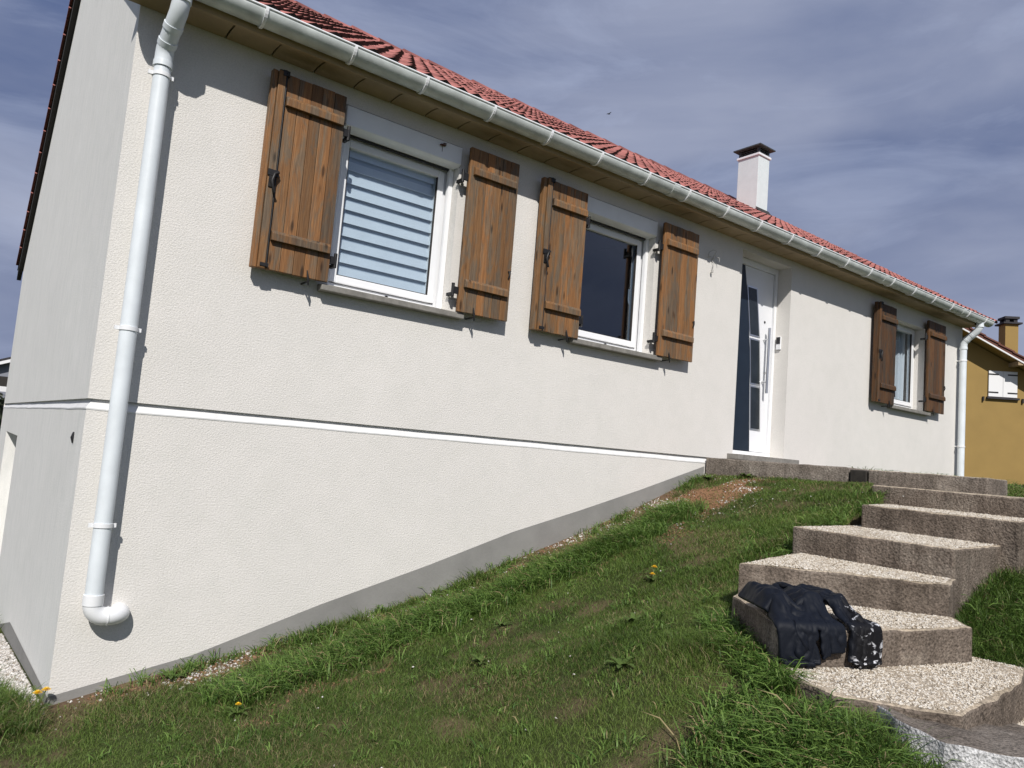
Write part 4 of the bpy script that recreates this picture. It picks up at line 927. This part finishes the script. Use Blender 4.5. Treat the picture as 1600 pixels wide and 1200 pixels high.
def clodmask(x, y): return (~in_blocks(x, y)) & (soil_mask(x, y)[0] > 0.5)
tag(pebbles([(0.2, -1.2), (6.0, -1.2), (6.0, -0.03), (0.2, -0.03)], 0, 1500, 0.011, M['clod'], None, 'earth_clods', None, clodmask, 0.6, ZG), 'crumbs of red brown earth on the mound and wall strip', 'soil')
tag(pebbles(GRAVEL_SIDE, 0, 7000, 0.014, M['chip'], None, 'stone_chips', None, None, 0.4, ZG), 'bed of white gravel beside the gable wall', 'gravel')
tag(pebbles([(-0.5, -3.0), (5.5, -3.0), (5.5, -0.4), (-0.5, -0.4)], 0, 5, 0.007, M['chip'], None, 'stone_chips', None, None, 0.5, lambda x, y: ground(x, y) + 0.022), 'scattered white specks lying in the lawn', 'gravel')

# ------------------------------------------------------------------ weeds and dandelions
def leaf(b, base, ang, ln, wd, rise, mi=0):
    n = 5; d = Vector((math.cos(ang), math.sin(ang), 0)); s = Vector((-d.y, d.x, 0)); V = []
    for k in range(n):
        t = k / (n - 1); p = Vector(base) + d * ln * t + Vector((0, 0, rise * math.sin(t * 2.2) + 0.004)); ww = wd * math.sin(math.pi * min(0.97, 0.12 + 0.85 * t)) * (1 + (0.35 if k % 2 else -0.2))
        V += [p - s * ww + Vector((0, 0, ww * 0.25)), p, p + s * ww + Vector((0, 0, ww * 0.25))]
    F = []
    for k in range(n - 1): F += [(3 * k, 3 * k + 3, 3 * k + 4, 3 * k + 1), (3 * k + 1, 3 * k + 4, 3 * k + 5, 3 * k + 2)]
    b.add(V, F, mi, True)
def weed(x, y, n, ln, lab):
    z = gz(x, y); t = empty('weed_plant', (x, y, z)); tag(t, lab, 'weed', 'leafy weeds in the grass'); r = random.Random(int(x * 1000 + y * 77))
    for k in range(n):
        b = MB(); leaf(b, (x, y, z), 2 * math.pi * k / n + r.uniform(-0.4, 0.4), ln * r.uniform(0.7, 1.15), ln * 0.15, ln * r.uniform(0.15, 0.45)); b.build('leaf', M['leaf'], t)
def dandelion(x, y, hts, lab):
    z = gz(x, y); t = empty('dandelion', (x, y, z)); tag(t, lab, 'flower', 'dandelions in bloom'); r = random.Random(int(x * 500) + 3)
    for k in range(5):
        b = MB(); leaf(b, (x, y, z), 1.25 * k + r.uniform(-0.3, 0.3), 0.09, 0.012, 0.03); b.build('leaf', M['leaf'], t)
    for (ox, oy, h, rad) in hts:
        MB().tube([(x, y, z), (x + ox * 0.6, y + oy * 0.6, z + h * 0.6), (x + ox, y + oy, z + h)], 0.003, 6).build('stem', M['stem'], t)
        b = MB(); c = Vector((x + ox, y + oy, z + h))
        for ring in range(4):
            m_ = 16 - ring * 3; rr = rad * (1 - ring * 0.2)
            for q in range(m_):
                a = 2 * math.pi * q / m_ + ring; d = Vector((math.cos(a), math.sin(a), 0)); s = Vector((-d.y, d.x, 0)) * rad * 0.14
                lift = Vector((0, 0, rad * (0.12 + ring * 0.17)))
                b.add([c + s * 0.5, c + d * rr + lift - s, c + d * rr * 1.06 + lift, c + d * rr + lift + s], [(0, 1, 2, 3)])
        b.build('flower_head', M['petal'], t)
# DANDELIONS_HERE
dandelion(-0.06, -0.06, [(0.0, 0.0, 0.11, 0.024), (0.04, -0.01, 0.125, 0.024)], 'pair of yellow dandelions at the corner of the house')
dandelion(3.27, -1.64, [(0.02, 0.0, 0.10, 0.021), (-0.03, -0.03, 0.06, 0.019)], 'yellow dandelions in the lawn left of the stairs')
dandelion(0.78, -0.96, [(0.0, 0.0, 0.06, 0.016)], 'small yellow dandelion in the grass below the down pipe')
for (x, y, n, ln, lab) in ((2.05, -2.55, 7, 0.10, 'broad leafed weed in the lawn nearest the stairs'), (1.95, -1.55, 8, 0.09, 'leafy weed in the middle of the lawn'), (2.35, -1.2, 6, 0.08, 'small leafy weed below the long grass belt'),
                            (0.62, -0.16, 6, 0.10, 'leafy weed on the wall foot by the downpipe elbow'), (5.75, -0.16, 8, 0.11, 'weed growing where the plinth meets the terrace'), (5.92, -0.50, 8, 0.12, 'weed tuft against the terrace front'), (2.5, -2.2, 7, 0.09, 'weed rosette in the lawn beside the curved step')):
    weed(x, y, n, ln, lab)

# ------------------------------------------------------------------ work trousers thrown over the steps
def trousers():
    """a sheet cut into a body and three hanging flaps, let fall over the steps by a short cloth run, then thickened"""
    vd = Vector((-0.42, -0.907, 0)); ud = Vector((0.93, -0.37, 0)); top = Vector((2.672, -2.919, -0.745))
    NU, NV = 76, 70; WID, LEN = 0.47, 0.70
    def inside(u, v):      # u, v in 0..1
        if v > 0.78 and abs(u - 0.34) < 0.008 + 0.05 * (v - 0.78): return False
        if v > 0.42 and abs(u - 0.655) < 0.008 + 0.06 * (v - 0.42): return False
        if v < 0.10 * abs(math.sin(u * 5 + 0.4)) or v > 0.96 + 0.04 * math.sin(u * 9): return False
        return True
    def rdg(a, b, k): return 1 - 2 * abs(mnoise.noise(Vector((a, b, k))))
    bm = bmesh.new(); g = {}; pins = []
    for i in range(NU + 1):
        for j in range(NV + 1):
            u, v = i / NU, j / NV
            if not inside(u, v): continue
            edge = min(1.0, min(u, 1 - u) / 0.10, v / 0.12)
            lobe = abs(math.sin(math.pi * min(max((u - 0.0) / 0.33, 0), 1))) if u < 0.33 else abs(math.sin(math.pi * (u - 0.33) / 0.325)) if u < 0.655 else abs(math.sin(math.pi * (u - 0.655) / 0.345)) * 0.7
            puff = 0.016 + 0.052 * edge ** 0.6 * (0.30 + 0.70 * lobe ** 0.6)
            fold = 0.020 * rdg(u * 4.2 + v * 1.5, v * 5.0, 1.7) + 0.012 * rdg(u * 9 - v * 4, v * 12, 6.1) + 0.005 * rdg(u * 20, v * 26, 3.3)
            z = puff + fold * min(1, edge + 0.25)
            lo = -0.10 * max(0.0, 0.4 - v) * (1 if u < 0.5 else 0.2)
            p = top + ud * ((u - 0.5) * WID * (1 - 0.25 * max(0, 0.35 - v)) - lo) + vd * v * LEN + Vector((0, 0, max(z, 0.006)))
            g[i, j] = bm.verts.new(p + ud * 0.010 * mnoise.noise(Vector((u * 7, v * 9, 2.0))))
            pins.append((g[i, j], v))
    for i in range(NU):
        for j in range(NV):
            q = [(i, j), (i + 1, j), (i + 1, j + 1), (i, j + 1)]
            if all(k in g for k in q): bm.faces.new([g[k] for k in q])
    left = set(bm.verts); best = set()
    while left:
        st_ = [left.pop()]; comp = set(st_)
        while st_:
            for ed in st_.pop().link_edges:
                for q in ed.verts:
                    if q in left: left.discard(q); comp.add(q); st_.append(q)
        if len(comp) > len(best): best = comp
    lv = [(q, v) for q, v in pins if q in best]; bmesh.ops.delete(bm, geom=[q for q in bm.verts if q not in best], context='VERTS')
    bm.verts.index_update(); held = [q.index for q, v in lv if v < 0.50]
    me0 = bpy.data.meshes.new('cloth_run'); bm.to_mesh(me0); bm.free()
    tmp = bpy.data.objects.new('cloth_run', me0); COL.objects.link(tmp); vg = tmp.vertex_groups.new(name='held'); vg.add(held, 1.0, 'REPLACE')
    cols = []
    for poly, z, zb_ in ((STEP_D, -0.61, -1.1), (STEP_E, -0.77, -1.3), (STEP_F, -0.93, -1.4)):
        b = MB(); n = len(poly); b.v = [(x, y, z) for x, y in poly] + [(x, y, zb_) for x, y in poly]
        b.f = [tuple(range(n))] + [(i, i + n, (i + 1) % n + n, (i + 1) % n) for i in range(n)]; b.mi = [0] * (n + 1); b.sm = [False] * (n + 1)
        o = b.build('collider', M['felt'], None); bmx = bmesh.new(); bmx.from_mesh(o.data); bmesh.ops.triangulate(bmx, faces=bmx.faces); bmesh.ops.recalc_face_normals(bmx, faces=bmx.faces); bmx.to_mesh(o.data); bmx.free()
        o.modifiers.new('hit', 'COLLISION'); o.collision.thickness_outer = 0.012; o.collision.cloth_friction = 25; cols.append(o)
    c = tmp.modifiers.new('cloth', 'CLOTH'); cs_ = c.settings; cs_.quality = 5; cs_.vertex_group_mass = 'held'; cs_.mass = 0.25; cs_.tension_stiffness = 12; cs_.compression_stiffness = 12; cs_.shear_stiffness = 4; cs_.bending_stiffness = 0.6; cs_.air_damping = 2.0
    c.collision_settings.use_collision = True; c.collision_settings.distance_min = 0.010; c.collision_settings.collision_quality = 2
    SC.frame_start = 1; SC.frame_end = 40; c.point_cache.frame_start = 1; c.point_cache.frame_end = 40
    for f in range(1, 31): SC.frame_set(f)
    dg = bpy.context.evaluated_depsgraph_get()
    me = bpy.data.meshes.new_from_object(tmp.evaluated_get(dg)); me.name = 'work_trousers'
    for o in [tmp] + cols: bpy.data.objects.remove(o, do_unlink=True)
    SC.frame_set(1)
    for p in me.polygons: p.use_smooth = True
    me.materials.clear()
    m, n, l, bs = nodes_of('paint_splashed_cloth')
    v = coords(n, l)
    sx = n.new('ShaderNodeSeparateXYZ'); l.new(v, sx.inputs[0])
    side = ramp(n, l, sx.outputs[0], [(0.0, g3(0)), (1.0, g3(0))])
    mr = n.new('ShaderNodeMapRange'); mr.inputs[1].default_value = 5.93; mr.inputs[2].default_value = 6.0; sadd = n.new('ShaderNodeMath'); l.new(sx.outputs[0], sadd.inputs[0]); sneg = n.new('ShaderNodeMath'); sneg.operation = 'MULTIPLY'; sneg.inputs[1].default_value = -1.0; l.new(sx.outputs[1], sneg.inputs[0]); l.new(sneg.outputs[0], sadd.inputs[1]); l.new(sadd.outputs[0], mr.inputs[0])
    cloth = mixc(n, l, mr.outputs[0], (0.0045, 0.0065, 0.012), (0.005, 0.005, 0.0065))
    f1 = noise(n, l, coords(n, l, (1, 1, 1.4)), 24, 4, 0.62, 0.8); f2 = noise(n, l, v, 9, 3, 0.5)
    sp = mixc(n, l, 1.0, ramp(n, l, f1, [(0.56, g3(0)), (0.60, g3(1))]), ramp(n, l, f2, [(0.40, g3(0)), (0.50, g3(1))]), 'MULTIPLY')
    sp = mixc(n, l, 1.0, sp, mr.outputs[0], 'MULTIPLY')
    l.new(mixc(n, l, sp, cloth, (0.62, 0.63, 0.66)), bs.inputs['Base Color']); bs.inputs['Roughness'].default_value = 0.62; bs.inputs['Specular IOR Level'].default_value = 0.22
    hb = noise(n, l, v, 55, 4, 0.6, 1.0); bump(n, l, bs, hb, 0.25, 0.004)
    me.materials.append(m)
    o = put('work_trousers', me)
    so = o.modifiers.new('thick', 'SOLIDIFY'); so.thickness = 0.024; so.offset = 0.0
    sb = o.modifiers.new('soft', 'SUBSURF'); sb.levels = 1; sb.render_levels = 1
    tag(o, 'crumpled navy and black work trousers splashed with white paint on the stairs', 'trousers')
trousers()

# ------------------------------------------------------------------ small creatures
b = MB(); ix, iy, iz = 2.265, -0.034, 2.315
b.tube([(ix - 0.028, iy, iz - 0.004), (ix - 0.015, iy, iz), (ix, iy, iz), (ix + 0.016, iy, iz + 0.003), (ix + 0.030, iy, iz + 0.012)], [0.004, 0.010, 0.008, 0.010, 0.004], 8)
b.tube([(ix - 0.002, iy + 0.004, iz - 0.005), (ix + 0.002, iy + 0.01, iz - 0.03), (ix + 0.002, -0.023, iz - 0.05)], 0.0018, 5)
for s in (-1, 1): b.add([(ix - 0.01, iy, iz + 0.008), (ix + 0.02, iy - 0.006, iz + 0.014), (ix + 0.034, iy - s * 0.008, iz + 0.022), (ix + 0.005, iy - s * 0.006, iz + 0.02)], [(0, 1, 2, 3)])
tag(b.build('insect', M['rust'], None), 'small brown insect on the roller box above the blind window', 'insect')
b = MB(); p = Vector(CAM) + Vector(tuple(RT @ np.array([(951 - 800) / FPX, (178 - 600) / FPX, 1.0]))) * 60
b.tube([p + Vector((-0.12, 0.05, 0)), p, p + Vector((0.14, -0.06, 0.01))], [0.02, 0.05, 0.015], 8)
for s in (-1, 1): b.add([p + Vector((-0.05, 0, 0.02)), p + Vector((0.05, 0, 0.02)), p + Vector((0.06, s * 0.24, 0.07)), p + Vector((0, s * 0.3, 0.08))], [(0, 1, 2, 3)])
tag(b.build('bird', M['black'], None), 'tiny dark bird flying high in the sky', 'bird')

# ------------------------------------------------------------------ yellow neighbour house
YO = Vector((26.9, 5.5, 0)); YD = Vector((0.70, -0.714, 0)).normalized(); YN = Vector((0.714, 0.70, 0)).normalized()
def yp(s, d, z): return tuple(YO + YD * s + YN * d + Vector((0, 0, z)))
Yh = empty('neighbour_house', yp(0, 0, 0.1)); tag(Yh, 'ochre yellow house with brown tiled roof beyond the bungalow', 'house')
def yrake(s): return 4.74 - 0.55 * (s - 0.5)
ap, se = -1.6, 5.2; za = yrake(ap); ze = yrake(se); sw = 2 * ap - se
b = MB(); pf = [(sw, -0.8), (se, -0.8), (se, ze), (ap, za), (sw, ze)]
V = [yp(s, 0, z) for s, z in pf] + [yp(s, 9, z) for s, z in pf]
b.add(V, [(0, 1, 2, 3, 4), (9, 8, 7, 6, 5), (1, 6, 7, 2), (5, 0, 4, 9)]); b.build('wall', M['yellow'], Yh)
MB().add([yp(sw, -0.02, -0.8), yp(se, -0.02, -0.8), yp(se, -0.02, 0.17), yp(sw, -0.02, 0.17)], [(0, 1, 2, 3)]).build('plinth', M['sill'], Yh)
b = MB(); e2 = se + 0.4; ee = yrake(e2)
for (sa, zaa, sb, zbb) in ((ap, za, e2, ee), (ap, za, 2 * ap - e2, ee)):
    P = [yp(sa, -0.65, zaa + 0.03), yp(sb, -0.65, zbb + 0.03), yp(sb, 9.4, zbb + 0.03), yp(sa, 9.4, zaa + 0.03)]; Q = [(x, y, z + 0.14) for x, y, z in P]
    b.add(P + Q, [(7, 6, 5, 4), (0, 4, 5, 1), (1, 5, 6, 2), (2, 6, 7, 3)]); b.add(P, [(0, 1, 2, 3)], 1)
yr = b.build('roof', [M['tile_old'], M['yellow']], Yh)
for i in range(16):      # verge tiles down the near rake, stepped
    s0 = ap + (e2 - ap) * i / 16; s1 = ap + (e2 - ap) * (i + 1) / 16 + 0.06; z0_, z1_ = yrake(s0) + 0.175, yrake(s1) + 0.215
    b = MB(); P = [yp(s0, -0.69, z0_), yp(s1, -0.69, z1_), yp(s1, -0.36, z1_ + 0.02), yp(s0, -0.36, z0_ + 0.02)]; Q = [(x, y, z - 0.05) for x, y, z in P]
    b.add(P + Q, [(0, 1, 2, 3), (0, 4, 5, 1), (1, 5, 6, 2), (3, 7, 4, 0)]); b.build('verge_tile', M['tile_old'], yr)
b = MB(); P = [yp(ap, -0.652, za + 0.032), yp(e2, -0.652, ee + 0.032), yp(e2, -0.652, ee - 0.02), yp(ap, -0.652, za - 0.02)]; Q = [yp(ap, -0.60, za + 0.028), yp(e2, -0.60, ee + 0.028), yp(e2, -0.60, ee - 0.02), yp(ap, -0.60, za - 0.02)]
b.add(P + Q, [(0, 1, 2, 3), (3, 2, 6, 7), (7, 6, 5, 4)]); b.build('verge_trim', M['far_white'], Yh)
pb = MB(); P = [yp(1.30, -0.62, yrake(1.3) - 0.16), yp(1.46, -0.62, yrake(1.3) - 0.16), yp(1.46, -0.62, yrake(1.46) - 0.022), yp(1.30, -0.62, yrake(1.3) - 0.022)]; Q = [yp(1.30, 0.0, yrake(1.3) - 0.16), yp(1.46, 0.0, yrake(1.3) - 0.16), yp(1.46, 0, yrake(1.46) - 0.022), yp(1.3, 0, yrake(1.3) - 0.022)]
pb.add(P + Q, [(0, 1, 2, 3), (4, 5, 1, 0), (1, 5, 6, 2), (3, 7, 4, 0)]); pb.build('purlin_end', M['soffit'], Yh)
def ybox(s0, s1, d0, d1, z0, z1): 
    b = MB(); P = [yp(s0, d0, z0), yp(s1, d0, z0), yp(s1, d0, z1), yp(s0, d0, z1), yp(s0, d1, z0), yp(s1, d1, z0), yp(s1, d1, z1), yp(s0, d1, z1)]
    return b.add(P, [(0, 1, 2, 3), (5, 4, 7, 6), (4, 0, 3, 7), (1, 5, 6, 2), (3, 2, 6, 7), (4, 5, 1, 0)])
for (a, c) in ((0.66, 1.105), (1.115, 1.56)):
    sh = ybox(a, c, -0.06, -0.025, 3.10, 3.98).build('shutter', M['far_white'], Yh)
    for z in (3.22, 3.84): 
        ybox(a if a < 1 else a + 0.14, c - 0.14 if a < 1 else c, -0.07, -0.0605, z, z + 0.045).build('strap_hinge', M['iron'], sh)
ybox(0.61, 1.62, -0.10, 0.0, 3.02, 3.085).build('sill', M['far_roof'], Yh)
for s in (0.48, 1.72): ybox(s, s + 0.05, -0.07, -0.003, 2.93, 3.08).build('wall_stop', M['iron'], Yh)
cs, cdp = 2.42, 2.6
chy = ybox(cs, cs + 0.45, cdp, cdp + 0.5, 3.2, 6.2).build('chimney', M['yellow'], Yh)
ybox(cs - 0.10, cs + 0.55, cdp - 0.10, cdp + 0.60, 6.202, 6.26).build('chimney_slab', M['far_roof'], chy)
for (a, c) in ((cs + 0.02, cdp + 0.02), (cs + 0.30, cdp + 0.02), (cs + 0.02, cdp + 0.35), (cs + 0.30, cdp + 0.35)): ybox(a, a + 0.13, c, c + 0.13, 6.262, 6.40).build('chimney_pillar', M['far_roof'], chy)
ybox(cs - 0.03, cs + 0.48, cdp - 0.03, cdp + 0.53, 6.402, 6.49).build('chimney_cap', M['far_roof'], chy)

# ------------------------------------------------------------------ far left: house, white rail, hedge
def lp(px, py, d): return Vector(CAM) + Vector(tuple(RT @ np.array([(px - 800) / FPX, (py - 600) / FPX, 1.0]))) * d
L0 = lp(-60, 612, 46); LD = Vector((0.98, -0.2, 0)); LN = Vector((0.2, 0.98, 0))
def ll(s, d, z): return tuple(Vector((L0.x, L0.y, 0)) + LD * s + LN * d + Vector((0, 0, z)))
Lh = empty('far_house', ll(0, 0, -2)); tag(Lh, 'distant grey house with dark roof seen past the gable wall', 'house')
wz0, wz1 = -3.0, 2.6
b = MB(); V = [ll(0, 0, wz0), ll(8, 0, wz0), ll(8, 0, wz1), ll(4.6, 0, wz1 + 1.35), ll(0, 0, wz1 - 0.5), ll(0, 7, wz0), ll(8, 7, wz0), ll(8, 7, wz1), ll(4.6, 7, wz1 + 1.35), ll(0, 7, wz1 - 0.5)]
b.add(V, [(0, 1, 2, 3, 4), (1, 6, 7, 2), (5, 0, 4, 9), (9, 8, 7, 6, 5)]); b.build('wall', M['far_grey'], Lh)
b = MB(); A, B_, C_ = (-0.6, wz1 - 0.72), (4.6, wz1 + 1.37), (8.6, wz1 - 0.2)
for (p, q) in ((A, B_), (B_, C_)):
    P = [ll(p[0], -0.5, p[1]), ll(q[0], -0.5, q[1]), ll(q[0], 7.5, q[1]), ll(p[0], 7.5, p[1])]; Q = [(x, y, z + 0.3) for x, y, z in P]
    b.add(P + Q, [(0, 1, 2, 3), (7, 6, 5, 4), (0, 4, 5, 1), (2, 6, 7, 3), (0, 3, 7, 4)])
b.build('roof', M['far_roof'], Lh)
b = MB()
for (p, q) in ((A, B_), (B_, C_)):
    P = [ll(p[0], -0.52, p[1] - 0.06), ll(q[0], -0.52, q[1] - 0.06), ll(q[0], -0.52, q[1] + 0.14), ll(p[0], -0.52, p[1] + 0.14)]; b.add(P, [(0, 1, 2, 3)])
    b.add([(x, y + 0.018, z) for x, y, z in P], [(3, 2, 1, 0)])
b.build('barge_board', M['far_white'], Lh)
for s in (1.5, 3.3):
    P = [ll(s, -0.04, 1.2), ll(s + 0.8, -0.04, 1.2), ll(s + 0.8, -0.04, 2.1), ll(s, -0.04, 2.1)]; Q = [ll(s, 0.02, 1.2), ll(s + 0.8, 0.02, 1.2), ll(s + 0.8, 0.02, 2.1), ll(s, 0.02, 2.1)]
    MB().add(P + Q, [(0, 1, 2, 3), (0, 4, 5, 1), (1, 5, 6, 2), (2, 6, 7, 3), (3, 7, 4, 0)]).build('window', M['felt'], Lh)
rl = empty('white_fence', (0.6, 26, -2)); tag(rl, 'white horizontal rail fence in front of the dark hedge', 'fence')
zr = lp(0, 608, 26).z
MB().box(-3.2, 6, 26, 26.08, zr - 0.09, zr + 0.09).build('rail', M['far_white'], rl)
for k in range(5): MB().box(-3.0 + k * 2.1, -2.9 + k * 2.1, 26.085, 26.18, zr - 1.9, zr + 0.08).build('post', M['far_white'], rl)
hv = []; hr = np.random.default_rng(5); n = 9000
hx = hr.uniform(-4, 7, n); hy = hr.uniform(26.4, 27.6, n); hz = hr.uniform(zr - 2.4, zr - 0.12, n); hz += (hr.random(n) < 0.1) * hr.uniform(0, 0.15, n)
C = np.stack([hx, hy, hz], 1); a1 = hr.normal(0, 0.05, (n, 3)); a2 = hr.normal(0, 0.05, (n, 3))
V = np.stack([C - a1, C + a2, C + a1, C - a2], 1).reshape(-1, 3); Q = np.arange(n * 4).reshape(-1, 4)
hd = empty('hedge', (1.5, 27, gz(1.5, 27))); tag(hd, 'dark clipped hedge behind the white rail fence', 'hedge')
tag(put('foliage', np_mesh('foliage', V, [Q], M['hedge']), hd), kind='stuff')
MB().box(-3.9, 6.9, 26.7, 27.4, zr - 3.5, zr - 0.35).build('trunk_mass', M['hedge'], hd)
